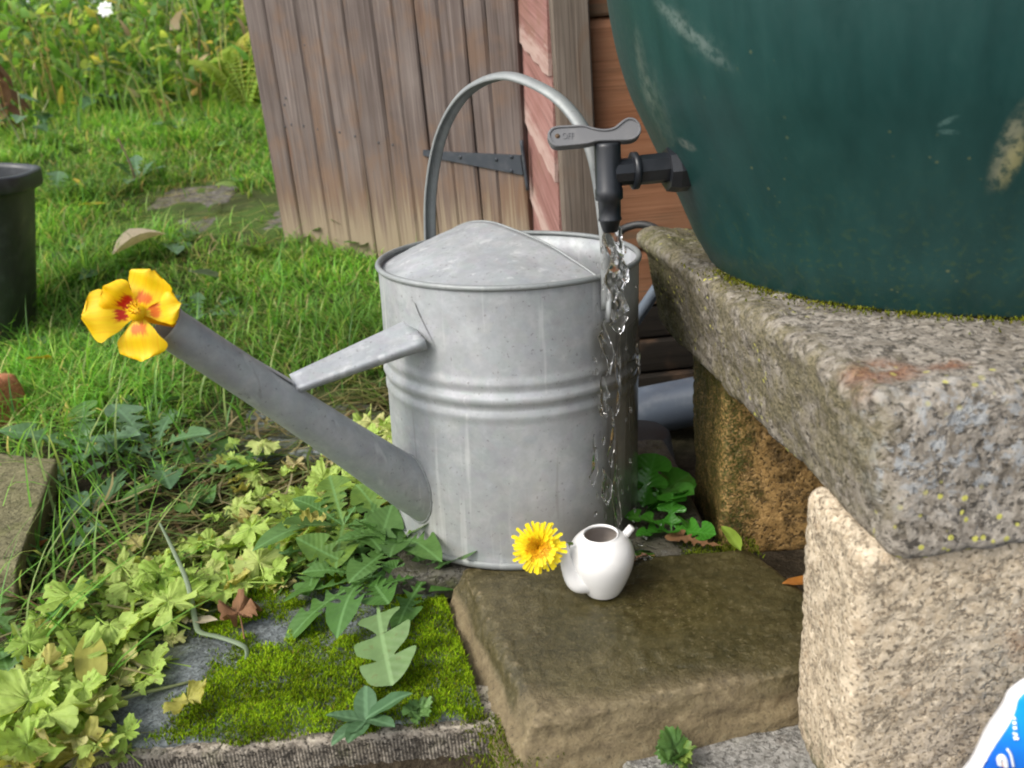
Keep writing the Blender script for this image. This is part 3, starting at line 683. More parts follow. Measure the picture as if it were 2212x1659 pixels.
# ------------------------------------------------------------------ water butt and tap
m_bar = mat_barrel(); m_tap = mat_plastic('black_tap_plastic', (.014, .016, .020), .34, .25, (.07, .07, .075)); m_taph = mat_plastic('dusty_grey_tap_handle', (.15, .15, .155), .5, .4, (.26, .25, .24))
butt = thing('water_butt', (float(BAX[0]), float(BAX[1]), .289), 'large dark green plastic water butt standing on the concrete slab', 'water butt')
def smoothprof(pr, n=6):
    q = [np.array(x) for x in pr]; return [tuple(x) for x in bez(q, n*(len(q)-1))]
bp = [(0, .2822), (.229, .2822)]+smoothprof(BPROF[2:15], 5)+BPROF[15:]
wpart('barrel', lathe(bp, 160, (BAX[0], BAX[1], 0)), m_bar, butt)
tap = bpy.data.objects.new('tap', None); COL.objects.link(tap); tap.parent = butt
TX, TY = .0985, .735
def ring(prof): return lathe(prof, 32, (TX, TY, 0))
wpart('tap_body', ring([(0, .412), (.0108, .412), (.0114, .409), (.0114, .3735), (.0122, .3725), (.0122, .3640), (.0100, .3625), (.0098, .3480), (.0104, .3470), (.0104, .3455), (.0092, .3450), (.0066, .3352), (.0050, .3350), (.0048, .3375), (0, .3375)]), m_tap, tap)
bd = np.array([TX-BAX[0], TY-BAX[1]]); bd /= np.linalg.norm(bd); bs = np.array([BAX[0]+bd[0]*.279, BAX[1]+bd[1]*.279, .386]); ta = np.array([TX, TY, .386]); ud = (bs-ta)/np.linalg.norm(bs-ta)
wpart('tap_pipe', tube([ta+ud*.004, ta+ud*.022], .0118, 10), m_tap, tap, False)
wpart('tap_flange', tube([ta+ud*.0205, ta+ud*.0215, ta+ud*.0255, ta+ud*.0265], [.0135, .0160, .0160, .0135], 36), m_tap, tap)
wpart('tap_connector', tube([ta+ud*.026, ta+ud*.0275, bs+ud*.02], [.0118, .0128, .0132], 8), m_tap, tap, False)
wpart('tap_nut', tube([bs-ud*.014+np.array([0, 0, -.002]), bs-ud*.006+np.array([0, 0, -.002]), bs+ud*.03], [.0185, .0205, .0205], 8), m_tap, tap, False)
# T handle: outline traced as a flat bar with a raised lip
HS = .0000804; ho = [(250, 440), (243, 385), (275, 328), (340, 300), (480, 291), (620, 285), (700, 308), (780, 328), (870, 331), (950, 310), (1010, 260), (1060, 222), (1112, 206), (1170, 220), (1215, 268), (1234, 335), (1214, 398), (1160, 443), (1090, 460), (1000, 463), (880, 466), (760, 472), (660, 498), (520, 514), (350, 528), (288, 506)]
hc = np.array([TX, TY-.004, .4125])
ex = RX.copy(); ey = UY*.97+FW*.1; ey /= np.linalg.norm(ey); en = np.cross(ex, ey)
def hpt(x, y, k, t): return hc+ex*((x-880)*HS)+ey*((466-y)*HS)*1.0+en*t
def shrink(pts, d):
    P = np.array(pts, float); out = []
    n = len(P)
    for i in range(n):
        t = P[(i+1) % n]-P[i-1]; t /= np.linalg.norm(t); nn = np.array([-t[1], t[0]])
        out.append(P[i]+nn*d)
    return out
ss = [tuple(q) for q in bez([np.array(q) for q in ho]+[np.array(ho[0])], 104)[:-1]]
layers = [(ss, -.0062, 0), (ss, .0022, 0), (ss, .0030, 8), (ss, .0030, 22), (ss, .0018, 28)]
V = []; n = len(ss)
for pts, t, d in layers:
    q = shrink(pts, d) if d else pts
    V += [hpt(x, y, 0, t) for x, y in q]
Fc = [tuple(range(n))[::-1]]+[(l*n+i, l*n+(i+1) % n, (l+1)*n+(i+1) % n, (l+1)*n+i) for l in range(4) for i in range(n)]+[tuple(4*n+i for i in range(n))]
wpart('tap_handle', (V, Fc), m_taph, tap, False)
q = hpt(345, 410, 0, .0015); wpart('handle_hole', tube([q, q+en*.0008], .0020, 14), mat_plastic('hole_dirt', (.10, .06, .03), .8), tap)
fc = bpy.data.curves.new('lettering', 'FONT'); fc.body = 'OFF'; fc.size = .0078; fc.extrude = .0004
fo = bpy.data.objects.new('lettering', fc); dg = None
COL.objects.link(fo); bpy.context.view_layer.update()
me = bpy.data.meshes.new_from_object(fo.evaluated_get(bpy.context.evaluated_depsgraph_get())); COL.objects.unlink(fo); bpy.data.objects.remove(fo)
me.materials.clear(); me.materials.append(m_taph)
q = hpt(392, 440, 0, .0020)
o = link('lettering', me, tap); o.matrix_basis = Matrix.Translation(Vector(q)-butt.location) @ Matrix(((ex[0], ey[0], en[0], 0), (ex[1], ey[1], en[1], 0), (ex[2], ey[2], en[2], 0), (0, 0, 0, 1))) @ Matrix.Diagonal((.75, 1, 1, 1))

# ------------------------------------------------------------------ falling water
sw = M('running_water'); c = sw.co()
g = sw.n('ShaderNodeBsdfGlass', ins={'Color': (1, 1, 1), 'Roughness': .0, 'IOR': 1.33, 'Normal': sw.bump(sw.noise(c, 260, 3, .6), .25, .001)}); sw.t.links.new(g.outputs[0], sw.out.inputs['Surface']); m_water = sw.m
wat = thing('water_stream', (TX, TY, 0), 'clear water running from the black tap down past the watering can', 'water')
def strand(name, pts, rr, seg=14, n=60, tw=3., amp=.45, seed=0):
    P = bez(pts, n); m = len(P); V = []
    ph = seed*1.7
    for i, q in enumerate(P):
        f = i/(m-1); base = .95*np.interp(f, np.linspace(0, 1, len(rr)), rr)
        for k in range(seg):
            a = 2*math.pi*k/seg
            w = base*(1+amp*math.sin(2*a+tw*f*4+ph)+amp*.4*math.sin(3*a-f*13+ph)+amp*.35*math.sin(f*23+a+ph))
            w = max(w, base*.25)
            V.append(q+np.array([math.cos(a)*w, math.sin(a)*w*.8, .0012*math.sin(a*2+f*20)]))
    Fc = [(i*seg+k, (i+1)*seg+k, (i+1)*seg+(k+1) % seg, i*seg+(k+1) % seg) for i in range(m-1) for k in range(seg)]
    Fc += [tuple(range(seg)), tuple((m-1)*seg+k for k in range(seg))[::-1]]
    wpart(name, (V, Fc), m_water, wat)
W = lambda x, y: aty(x, y, TY)
strand('water_rope', [W(1322, 492), W(1326, 530), W(1333, 575), W(1328, 615), W(1326, 650)], [.0062, .0070, .0084, .0090, .0066, .0015], 18, 90, 3, .38, 0)
strand('water_rope', [W(1338, 625), W(1343, 665), W(1336, 700), W(1338, 720)], [.0012, .0066, .0060, .0006], 14, 50, 2, .45, 1)
strand('water_rope', [W(1306, 690), W(1303, 725), W(1316, 765), W(1318, 810)], [.0010, .0042, .0034, .0005], 14, 60, 2, .5, 2)
strand('water_rope', [W(1347, 575), W(1351, 600), W(1346, 625)], [.0008, .0030, .0006], 12, 24, 2, .4, 3)
strand('water_rope', [W(1301, 812), W(1306, 850), W(1303, 885), W(1309, 905)], [.0006, .0032, .0030, .0004], 12, 50, 2, .6, 4)
strand('water_rope', [W(1283, 940), W(1286, 985), W(1282, 1030), W(1279, 1050)], [.0003, .0024, .0026, .0003], 12, 40, 2, .6, 5)
strand('water_rope', [W(1302, 1010), W(1312, 1040), W(1310, 1075), W(1314, 1095)], [.0003, .0034, .0036, .0003], 12, 40, 2, .6, 6)
strand('water_rope', [W(1320, 880), W(1326, 930), W(1318, 985), W(1322, 1010)], [.0003, .0022, .0020, .0003], 12, 40, 2, .6, 9)
strand('water_rope', [W(1332, 1000), W(1328, 1060), W(1336, 1120), W(1330, 1165)], [.0003, .0024, .0026, .0008], 12, 40, 2, .6, 10)
strand('water_rope', [W(1340, 720), W(1334, 780), W(1338, 850), W(1330, 900)], [.0003, .0018, .0020, .0003], 12, 40, 2, .6, 11)
strand('water_rope', [W(1376, 740), W(1378, 775), W(1382, 810)], [.0003, .0018, .0003], 10, 30, 2, .6, 7)
strand('water_rope', [W(1330, 1100), W(1332, 1150), W(1326, 1180)], [.0004, .0026, .0006], 10, 30, 2, .6, 8)
def ico(r, sub=2):
    bm = bmesh.new(); bmesh.ops.create_icosphere(bm, subdivisions=sub, radius=r); V = [tuple(v.co) for v in bm.verts]; Fc = [tuple(v.index for v in f.verts) for f in bm.faces]; bm.free(); return V, Fc
sx_, sy_ = TX+.002, TY-.004
strand('splash', [np.array([sx_, sy_, .0005]), np.array([sx_, sy_, .004]), np.array([sx_+.001, sy_, .012])], [.018, .006, .0008], 20, 16, 4, .5, 12)
dme = mesh('droplet', *ico(1, 2), m_water)
for i in range(60):
    a = random.uniform(0, 6.28); q = np.array([sx_+math.cos(a)*abs(random.gauss(.02, .018)), sy_+math.sin(a)*abs(random.gauss(.02, .016)), random.uniform(.001, .03)]); r = random.uniform(.0005, .0013)
    o = link('droplet', dme, wat, Vector(q)-wat.location); o.scale = (r, r, r)
for i in range(80):
    y = random.uniform(520, 1120); px = 1318+random.gauss(0, 16+.02*(y-520)); q = W(px, y)+np.array([0, random.gauss(0, .006), 0])
    r = random.uniform(.0006, .0017)
    o = link('droplet', dme, wat, Vector(q)-wat.location); o.scale = (r, r, r*random.uniform(1.5, 4))

# ------------------------------------------------------------------ watering can
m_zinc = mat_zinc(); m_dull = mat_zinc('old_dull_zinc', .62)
CX, CY, RT, RB, HC = -.005, .866, .1365, .1400, .2931
can = thing('watering_can', (CX, CY, 0), 'large old galvanised metal watering can with domed half lid and long spout', 'watering can')
can.rotation_euler = (0, math.atan(.0418), 0)
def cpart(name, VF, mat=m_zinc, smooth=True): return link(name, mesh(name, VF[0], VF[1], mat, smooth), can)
prof = []
for i in range(81):
    z = HC*i/80; r = RB+(RT-RB)*z/HC
    r += .0016*math.exp(-((z-.200)/.0042)**2)+.0030*math.exp(-((z-.184)/.0062)**2)+.0016*math.exp(-((z-.167)/.0042)**2)-.0012*math.exp(-((z-.192)/.003)**2)-.0012*math.exp(-((z-.175)/.003)**2)
    r += .0010*math.exp(-((z-.006)/.004)**2)
    prof.append((r, z))
inner = [(r-.0014, z) for r, z in prof[::-8]]
V, Fc = lathe(prof+inner, 120)
V = np.array(V); V[:, :2] *= (1+.005*fbm(V*[1, 1, .7], 9, 3)*sstep(0, .05, V[:, 2])*sstep(.29, .25, V[:, 2]))[:, None]
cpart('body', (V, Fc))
cpart('bottom', disc(RB-.002, .004, 80))
cpart('rim', lathe([(RT+.0030*math.cos(a), HC+.0030*math.sin(a)) for a in np.linspace(0, 2*math.pi, 12, endpoint=False)], 120, closed=True), m_dull)
cpart('base_ring', lathe([(RB+.0005, .0), (RB+.0028, .0005), (RB+.0034, .003), (RB+.0028, .0065), (RB+.0010, .0075)], 120), m_dull)
AZ = rad(-51); SD = np.array([math.sin(AZ), -math.cos(AZ), 0])           # spout direction
AC = rad(40); CD = np.array([math.sin(AC), -math.cos(AC), 0]); CPn = np.array([-CD[1], CD[0], 0]); CPn = CPn if CPn @ SD > 0 else -CPn
# domed half lid: crest over the chord, sinking to the rim on the spout side
V = []; Fc = []; nu, nv = 48, 20
for i in range(nu+1):
    u = -1+2*i/nu; wd = math.sqrt(max(0, 1-u*u))
    crest = .038*(1-abs((u+.24)/(1.24 if u > -.24 else .76))**1.75)
    for j in range(nv+1):
        t = j/nv; rr = (RT-.003)
        p = CD*(u*rr)+CPn*(t*wd*rr)
        sh = (1-t)**1.15*(1+.55*t)
        V.append((p[0], p[1], HC-.004+crest*sh))
V = np.array(V); V[:, 2] += .0014*fbm(V, 18, 3)
for i in range(nu):
    for j in range(nv): Fc.append((i*(nv+1)+j, (i+1)*(nv+1)+j, (i+1)*(nv+1)+j+1, i*(nv+1)+j+1))
n0 = len(V); V2 = V-np.array([0, 0, .0014]); nf = len(Fc)
Fc = Fc+[tuple(x+n0 for x in f[::-1]) for f in Fc]+[(i*(nv+1), n0+i*(nv+1), n0+(i+1)*(nv+1), (i+1)*(nv+1)) for i in range(nu)]
cpart('lid', (np.vstack([V, V2]), Fc))
cpart('lid_bead', tube([V[i*(nv+1)]+np.array([0, 0, .0]) for i in range(nu+1)], .0012, 8), m_dull)
# handle in the plane of the chord
hp = [(-.1375, .245), (-.1380, .300), (-.1290, .357), (-.102, .416), (-.056, .456), (.004, .470), (.060, .458), (.098, .436), (.122, .404), (.134, .358), (.1400, .312), (.1405, .262)]
P = bez([CD*s+np.array([0, 0, z]) for s, z in hp], 66)
def strap(P, wx, th, side):
    """half-round strap: flat inside, crowned outside, rolled edges"""
    V = []; Fc = []; n = len(P); sec = [(-1, -.15), (-.93, .30), (-.6, .72), (0, 1), (.6, .72), (.93, .30), (1, -.15), (.8, -.25), (.5, .28), (0, .45), (-.5, .28), (-.8, -.25)]
    m = len(sec)
    for i in range(n):
        t = P[min(i+1, n-1)]-P[max(i-1, 0)]; t = t/np.linalg.norm(t); o = np.cross(side, t); o /= np.linalg.norm(o)
        for a, b in sec: V.append(P[i]+side*(a*wx)+o*(b*th))
    for i in range(n-1):
        for k in range(m): Fc.append((i*m+k, i*m+(k+1) % m, (i+1)*m+(k+1) % m, (i+1)*m+k))
    Fc += [tuple(range(m))[::-1], tuple((n-1)*m+k for k in range(m))]
    return V, Fc
cpart('handle', strap(P, .0082, .0062, CPn), m_dull)
# spout
Rcan = Matrix.Translation(Vector((CX, CY, 0))) @ Matrix.Rotation(math.atan(.0418), 4, 'Y'); RcanI = Rcan.inverted()
def canloc(s_, z_, d_): return np.array(RcanI @ Vector((CX+d_[0]*s_, CY+d_[1]*s_, z_)))
j0 = canloc(.118, .054, SD); j1 = canloc(.345, .306, SD)
ax = (j1-j0)/np.linalg.norm(j1-j0)
rs = [.0280, .0270, .0250, .0228, .0210, .0196, .0185, .0178, .0172, .0168]
pts = [j0+(j1-j0)*k/9 for k in range(10)]
vo = tube(pts, rs, 36, caps=False); vi = tube(pts[::-1], [r-.0012 for r in rs[::-1]], 36, caps=False)
V, Fc = join(vo, vi); n = 36
cpart('spout', (V, Fc), mat_zinc('spout_zinc', .15))
u_ = np.cross(ax, [0, 0, 1.]); u_ /= np.linalg.norm(u_); v_ = np.cross(ax, u_); bead = []
for k in range(49):
    a = 2*math.pi*k/48; t = .0
    while t < .12:
        p = j0+ax*t; f = t/np.linalg.norm(j1-j0)*9; rr = np.interp(f, range(10), rs); p = p+(u_*math.cos(a)+v_*math.sin(a))*rr
        if np.hypot(p[0], p[1]) > RB+(RT-RB)*p[2]/HC+.0004: break
        t += .0008
    bead.append(p)
cpart('solder_bead', tube(bead, [.0013+.0004*math.sin(k*1.9)*math.sin(k*.7) for k in range(49)], 8, caps=False), mat_zinc('solder_and_joint_shade', .75))  # solder ring; its dark tone also paints the shadow line at the joint
cpart('spout_lip', tube([j1+ax*0-ax*.001, j1+ax*.001], [.0177, .0177], 36, caps=False))
# flange where the spout is soldered on
fl = []
for s_, rr_ in ((.0, .0318), (.006, .0308)):
    pass
# brace: folded channel from the body to the spout
def brace():
    v = ray(900, 712); v = v/np.linalg.norm(v); t = .5
    while np.hypot(CAM[0]+v[0]*t-CX-.010, CAM[1]+v[1]*t-CY) > .1380: t += .0005
    b0 = np.array(RcanI @ Vector(CAM+v*t)); up = np.cross(ax, np.array([-SD[1], SD[0], 0])); up = up if up[2] > 0 else -up
    e0 = j0+(j1-j0)*.64+up*.0200; side = np.cross(b0-e0, [0, 0, 1.]); side /= np.linalg.norm(side); side = side if side[0] > 0 else -side; AZB = math.atan2(b0[0], -b0[1])
    V = []; Fc = []; n = 14
    for i in range(n+1):
        f = i/n; p = b0+(e0-b0)*f; wdt = .0225*(1-f)+.0125*f; d = .0090*(1-f)+.0055*f
        up2 = np.cross(e0-b0, side); up2 = up2/np.linalg.norm(up2); up2 = up2 if up2[2] > 0 else -up2; up2 = up2+side*.22; up2 /= np.linalg.norm(up2)
        for a, b in [(-1, -1), (-1, -.15), (-.9, .08), (-.55, .0), (.55, .0), (.9, .08), (1, -.15), (1, -1), (.93, -1), (.9, -.12), (-.9, -.12), (-.93, -1)]: V.append(p+(side-np.array([0, 0, .26]))*(a*wdt)+up2*(b*d))
    m = 12
    for i in range(n):
        for k in range(m): Fc.append((i*m+k, i*m+(k+1) % m, (i+1)*m+(k+1) % m, (i+1)*m+k))
    Fc += [tuple(range(m))[::-1], tuple(n*m+k for k in range(m))]
    # tongue soldered flat to the spout
    q = len(V)
    for f, w_ in ((0, .0100), (.3, .0098), (.6, .0075), (.85, .004), (1., .0005)):
        p = e0+ax*(.050*f)-up*.0006*f*4
        for a in (-1, 0, 1): V.append(p+side*(a*w_)+up*(.0006-.0009*abs(a)-.0006*f))
    for i in range(4):
        for k in range(2): Fc.append((q+i*3+k, q+i*3+k+1, q+(i+1)*3+k+1, q+(i+1)*3+k))
    # spread foot against the body
    q = len(V)
    for f in np.linspace(0, 1, 6):
        for a in np.linspace(-1, 1, 7):
            th = AZB+a*(.160-.05*f*(1-abs(a)))*(1-.6*f); r = RB+(RT-RB)*.8+.0008
            V.append((math.sin(th)*r, -math.cos(th)*r, b0[2]-.004-.010*a+.030*f*(1-.25*abs(a))))
    for i in range(5):
        for k in range(6): Fc.append((q+i*7+k, q+i*7+k+1, q+(i+1)*7+k+1, q+(i+1)*7+k))
    return V, Fc
cpart('brace', brace())
# rivets and lug at the near end of the handle
e = CD*.1418
cpart('handle_lug', tube([e+np.array([0, 0, .278]), e+np.array([0, 0, .262]), e+np.array([0, 0, .2505])], [.0085, .0088, .0070], 14, flat=.45))

# ------------------------------------------------------------------ little white teapot
s = M('white_glazed_china'); a = s.noise(s.co(), 30, 3); m_china = s.surf(s.mix(s.rng(a, .62, .75, 0, .25), (.80, .79, .77), (.55, .52, .47)), .13, spec=.55, coat=.35)
m_in = mat_plastic('stained_inside', (.44, .39, .35), .5, .5, (.26, .21, .17))
pt = atz(1303, 1276, 0.0)
pot = thing('miniature_teapot', (float(pt[0]), float(pt[1]), .0005), 'tiny white china teapot without lid standing on the wet sandstone', 'teapot')
def ppart(name, VF, mat, smooth=True): return link(name, mesh(name, VF[0], VF[1], mat, smooth), pot)
pp = smoothprof([(.0160, .0), (.0180, .0022), (.0225, .011), (.0278, .024), (.0308, .036), (.0306, .045), (.0275, .053), (.0222, .0590), (.0172, .0622)], 6)
pi_ = smoothprof([(.0168, .0634), (.0158, .0632), (.0154, .0612), (.0178, .0590), (.0225, .055)], 4)
ppart('body', lathe([(0, 0)]+pp+pi_, 72), m_china)
ppart('inside', lathe([(.0225, .0550), (.0265, .045), (.026, .032), (.018, .022), (0, .020)], 48), m_in)
tip = atz(1224, 1183, 0)  # direction only
tipw = aty(1219, 1176, pt[1]-.012)-np.array(pot.location); b0 = np.array([-.0255, -.009, .0215])
sp = bez([b0+np.array([.012, .004, -.004]), b0, b0*.45+tipw*.55+np.array([-.0030, 0, -.0030]), tipw], 18)
ppart('spout', tube(sp, list(np.interp(np.linspace(0, 1, len(sp)), [0, .3, .55, .8, 1], [.0140, .0122, .0080, .0048, .0036])), 28), m_china)
hs = aty(1354, 1152, pt[1]+.010)-np.array(pot.location); he = aty(1365, 1138, pt[1]+.010)-np.array(pot.location)
ppart('handle_stub', tube([hs-np.array([.006, .0, .006]), hs, he, he+(he-hs)*.05], [.0046, .0040, .0036, .0024], 16), m_china)

# ------------------------------------------------------------------ flowers
s = M('nasturtium_petal'); o_ = s.co(); x, y, z = s.sep(o_); n = s.noise(s.map(o_, (900, 60, 60)), 1, 3, .6)
base = s.mix(s.rng(s.noise(s.map(o_, (500, 25, 25)), 1, 3), .4, .7, 0, .5), (.95, .64, .003), (.90, .44, .002))
yy = s.math('ADD', y, s.math('MULTIPLY', s.math('SUBTRACT', n, .5), .016)); ax_ = s.math('ABSOLUTE', s.math('ADD', x, s.math('MULTIPLY', s.math('SUBTRACT', s.noise(o_, 150, 2), .5), .006)))
bl_ = s.math('MULTIPLY', s.math('MULTIPLY', s.rng(yy, .0058, .0075), s.rng(yy, .0165, .0130)), s.rng(s.math('ADD', ax_, s.math('MULTIPLY', y, -.12)), .0052, .0030))
big_ = s.math('GREATER_THAN', s.n('ShaderNodeAttribute', attribute_type='OBJECT', attribute_name='blotch').outputs['Fac'], .5)
col = s.mix(bl_, base, s.mix(big_, (.80, .17, .003), (.52, .022, .004)))
m_nast = s.leafsurf(col, .5, .25, s.bump(n, .2, .0006))
s = M('yellow_floret'); y = s.sep(s.co())[1]; m_dand = s.leafsurf(s.mix(s.rng(y, .003, .015), (.90, .50, .002), (.95, .76, .015)), .55, .25)
s = M('floret_core'); m_core = s.leafsurf(s.ramp(s.noise(s.co(), 600, 3), [(.35, (.70, .30, .002)), (.6, (.86, .52, .004)), (.8, (.90, .68, .02))]), .6, .2)
m_green = mat_plastic('green_sepal', (.10, .17, .03), .5, .2, (.2, .25, .06))
FB = lambda: Matrix(((RX[0], UY[0], -FW[0], 0), (RX[1], UY[1], -FW[1], 0), (RX[2], UY[2], -FW[2], 0), (0, 0, 0, 1)))
def petal(L, Wd, cup=.2, curl=.004, claw=.25, notch=.0, seed=0):
    nu, nv = 14, 10; V = []; Fc = []
    for i in range(nu+1):
        f = i/nu; hw = Wd/2*(claw*.5+(1-claw*.5)*max(0, math.sin(min(1, f*1.02)**1.55*math.pi*.80))**.8) if f > .02 else Wd/2*claw*.45
        if f > .8: hw *= math.sqrt(max(0, 1-((f-.8)/.2)**2))*.75+.25
        for j in range(nv+1):
            a = -1+2*j/nv; e_ = 1-.10*abs(a)**2*f*f-.05*notch*math.exp(-(a/.25)**2)*f
            yv = L*f*e_; 
            zz = cup*L*f*f*.4-curl*abs(a)**2*f+.0016*math.sin(a*5+seed*2+f*3)*f*f+.0012*math.sin(f*9+seed)
            V.append((a*hw*(1+.04*math.sin(f*17+seed+a)), yv, zz))
    for i in range(nu):
        for j in range(nv): Fc.append((i*(nv+1)+j, i*(nv+1)+j+1, (i+1)*(nv+1)+j+1, (i+1)*(nv+1)+j))
    return V, Fc
tipW = np.array(can.matrix_basis @ Vector(j1)) if False else None
mouth = np.array(Rcan @ Vector(j1))
fcen = aty(300, 676, mouth[1]-.022)
nast = thing('nasturtium_flower', tuple(map(float, fcen)), 'yellow nasturtium flower with red blotches stuck in the mouth of the big spout', 'flower')
fb = FB()
for k, (ang, L, Wd, tilt, bl, cup) in enumerate([(68, .0345, .034, .12, 0, .15), (12, .0320, .026, .02, 0, .1), (137, .0300, .026, .45, 1, .2), (186, .0390, .038, .30, 1, .1), (-86, .0360, .036, -.05, 0, .05)]):
    me = mesh('petal', *petal(L, Wd, cup, .003, .35, 1. if k in (0, 3) else .3, k), m_nast)
    o = link('petal', me, nast); o['blotch'] = float(bl)
    o.matrix_basis = fb @ Matrix.Rotation(rad(ang-90), 4, 'Z') @ Matrix.Rotation(tilt, 4, 'X') @ Matrix.Translation((0, .002, .001*k*.5)) @ Matrix.Diagonal((1.06, 1.0, 1, 1))
me = mesh('throat', *tube([(0, 0, .004), (0, 0, -.002), (.004, -.003, -.014), (.012, -.006, -.030), (.02, -.010, -.045)], [.0068, .0052, .0042, .0028, .0016], 16), m_nast); o = link('throat', me, nast); o.matrix_basis = fb
for k in range(7):
    a = k*.9; me = mesh('stamen', *tube([(.001*math.cos(a), .001*math.sin(a), -.002), (.003*math.cos(a), .003*math.sin(a)+.002, .007), (.0042*math.cos(a), .0042*math.sin(a)+.003, .011)], [.0004, .0004, .0009], 6), m_core); o = link('stamen', me, nast); o.matrix_basis = fb
# dandelion in the teapot spout
dc = aty(1163, 1181, pt[1]-.020)
dand = thing('dandelion_flower', tuple(map(float, dc)), 'bright yellow dandelion head in the spout of the tiny white teapot', 'flower')
def floret(L, Wd):
    V = []; Fc = []
    for i in range(6):
        f = i/5; hw = Wd/2*(.55+.45*math.sin(f*math.pi*.62)); zz = .0012*math.sin(f*3)-.0006
        V += [(-hw, L*f-(.0006 if i == 5 else 0), zz+.0003), (0, L*f+(.0003 if i == 5 else 0), zz-.0002), (hw, L*f-(.0004 if i == 5 else 0), zz+.0003)]
    for i in range(5): Fc += [(i*3, i*3+1, i*3+4, i*3+3), (i*3+1, i*3+2, i*3+5, i*3+4)]
    return V, Fc
fms = [mesh('petal', *floret(L, Wd), m_dand) for L, Wd in ((.0258, .0032), (.0238, .0034), (.0248, .0028))]
for k in range(46):
    o = link('petal', fms[k % 3], dand); o.matrix_basis = fb @ Matrix.Rotation(k*2*math.pi/46+random.uniform(-.07, .07), 4, 'Z') @ Matrix.Rotation(random.uniform(.0, .28), 4, 'X') @ Matrix.Diagonal((1, random.uniform(.86, 1.06), 1, 1))
for k in range(40):
    o = link('petal', fms[k % 3], dand); o.matrix_basis = fb @ Matrix.Translation((0, 0, .0015)) @ Matrix.Rotation(k*2*math.pi/40+random.uniform(-.1, .1), 4, 'Z') @ Matrix.Rotation(random.uniform(.35, .6), 4, 'X') @ Matrix.Diagonal((.9, random.uniform(.60, .78), 1, 1))
vf = []
for k in range(420):
    r = .0098*math.sqrt(random.random()); a = random.uniform(0, 6.283); L = .0045+.0045*r/.0098+random.uniform(0, .001)
    V, Fc = floret(L, .0013); mt = Matrix.Rotation(a, 4, 'Z') @ Matrix.Translation((0, r*.55, .0025)) @ Matrix.Rotation(1.35-.80*r/.0098, 4, 'X')
    vf.append(([tuple(mt @ Vector(v)) for v in V], Fc))
o = link('floret_cluster', mesh('floret_cluster', *join(*vf), m_core), dand); o.matrix_basis = fb; tag(o, kind='stuff')
o = link('bracts', mesh('bracts', *lathe([(0, -.012), (.003, -.011), (.006, -.007), (.008, -.001), (0, .001)], 20), m_green), dand); o.matrix_basis = fb
tw = tipw+np.array(pot.location)-np.array(dc)
o = link('stem', mesh('stem', *tube([np.array(tw)*1.35, np.array(tw)*.8+FW*.006, FW*.010], .0014, 8), m_green), dand)

# ------------------------------------------------------------------ dark plastic tub and blue bag
m_tub = mat_plastic('charcoal_tub_plastic', (.030, .034, .038), .42, .35, (.10, .11, .12))
bp_ = aty(-60, 650, 1.50); bz_ = float(hz(bp_[0], bp_[1])); topz = aty(50, 340, 1.44)[2]; TH_ = float(topz-bz_)
tub = thing('plastic_tub', (float(aty(-105, 500, 1.52)[0]), 1.52, bz_-.01), 'charcoal plastic tub with rolled rim standing on the grass at the left edge', 'tub')
def sup(r, z, n=64, e=.62):
    V = []
    for k in range(n):
        a = 2*math.pi*k/n; c_, s_ = math.cos(a), math.sin(a)
        V.append((r*math.copysign(abs(c_)**e, c_), r*.9*math.copysign(abs(s_)**e, s_), z))
    return V
rim = .73*float(aty(81, 370, 1.46)[0]-aty(-105, 500, 1.52)[0])
tub.rotation_euler = (0, .12, 0); tub.location.x -= .035
rings = [(rim*.66, 0), (rim*.80, TH_*.5), (rim*.905, TH_-.035), (rim*.915, TH_-.030), (rim*.985, TH_-.030), (rim, TH_-.024), (rim, TH_-.004), (rim*.985, TH_), (rim*.93, TH_), (rim*.915, TH_-.008), (rim*.80, TH_*.5), (rim*.66, TH_*.12)]
V = []; n = 64
for r, z in rings: V += sup(r, z)
Fc = [(l*n+i, l*n+(i+1) % n, (l+1)*n+(i+1) % n, (l+1)*n+i) for l in range(len(rings)-1) for i in range(n)]+[tuple(range(n))[::-1], tuple((len(rings)-1)*n+i for i in range(n))]
cut = 4
Vb = V[:5*n]; Fb = [f for f in Fc if max(f) < 5*n]
link('wall', mesh('wall', V[:4*n]+V[9*n:], [(l*n+i, l*n+(i+1) % n, (l+1)*n+(i+1) % n, (l+1)*n+i) for l in (0, 1, 2, 4, 5) for i in range(n)]+[tuple(range(n))[::-1], tuple(6*n+i for i in range(n))], m_tub), tub).rotation_euler = (0, 0, .2)
link('rim', mesh('rim', V[3*n:10*n], [(l*n+i, l*n+(i+1) % n, (l+1)*n+(i+1) % n, (l+1)*n+i) for l in range(6) for i in range(n)], m_tub), tub).rotation_euler = (0, 0, .2)

s = M('blue_printed_film'); o_ = s.co('Object'); x, y, z = s.sep(o_); nn = s.noise(o_, 14, 2)
e1 = s.rng(s.math('ADD', s.n('ShaderNodeAttribute', attribute_name='seam').outputs['Fac'], s.math('MULTIPLY', s.math('SUBTRACT', nn, .5), .006)), .0026, .0036)          # white border along the seam
col = s.mix(e1, (.80, .80, .82), s.mix(s.rng(s.math('ADD', z, s.math('MULTIPLY', x, .8)), -.06, .0), (.015, .13, .60), (.012, .32, .92)))
m_film = s.surf(col, .22, spec=.55, coat=.3, nrm=s.bump(s.noise(o_, 22, 3, .5), .25, .01))
bc = aty(2212, 1640, .40)+np.array([.054, 0, 0]); 
bag = thing('plastic_bag', tuple(map(float, (bc[0], bc[1], -.056))), 'shiny blue and white printed plastic bag at the lower right corner', 'bag')
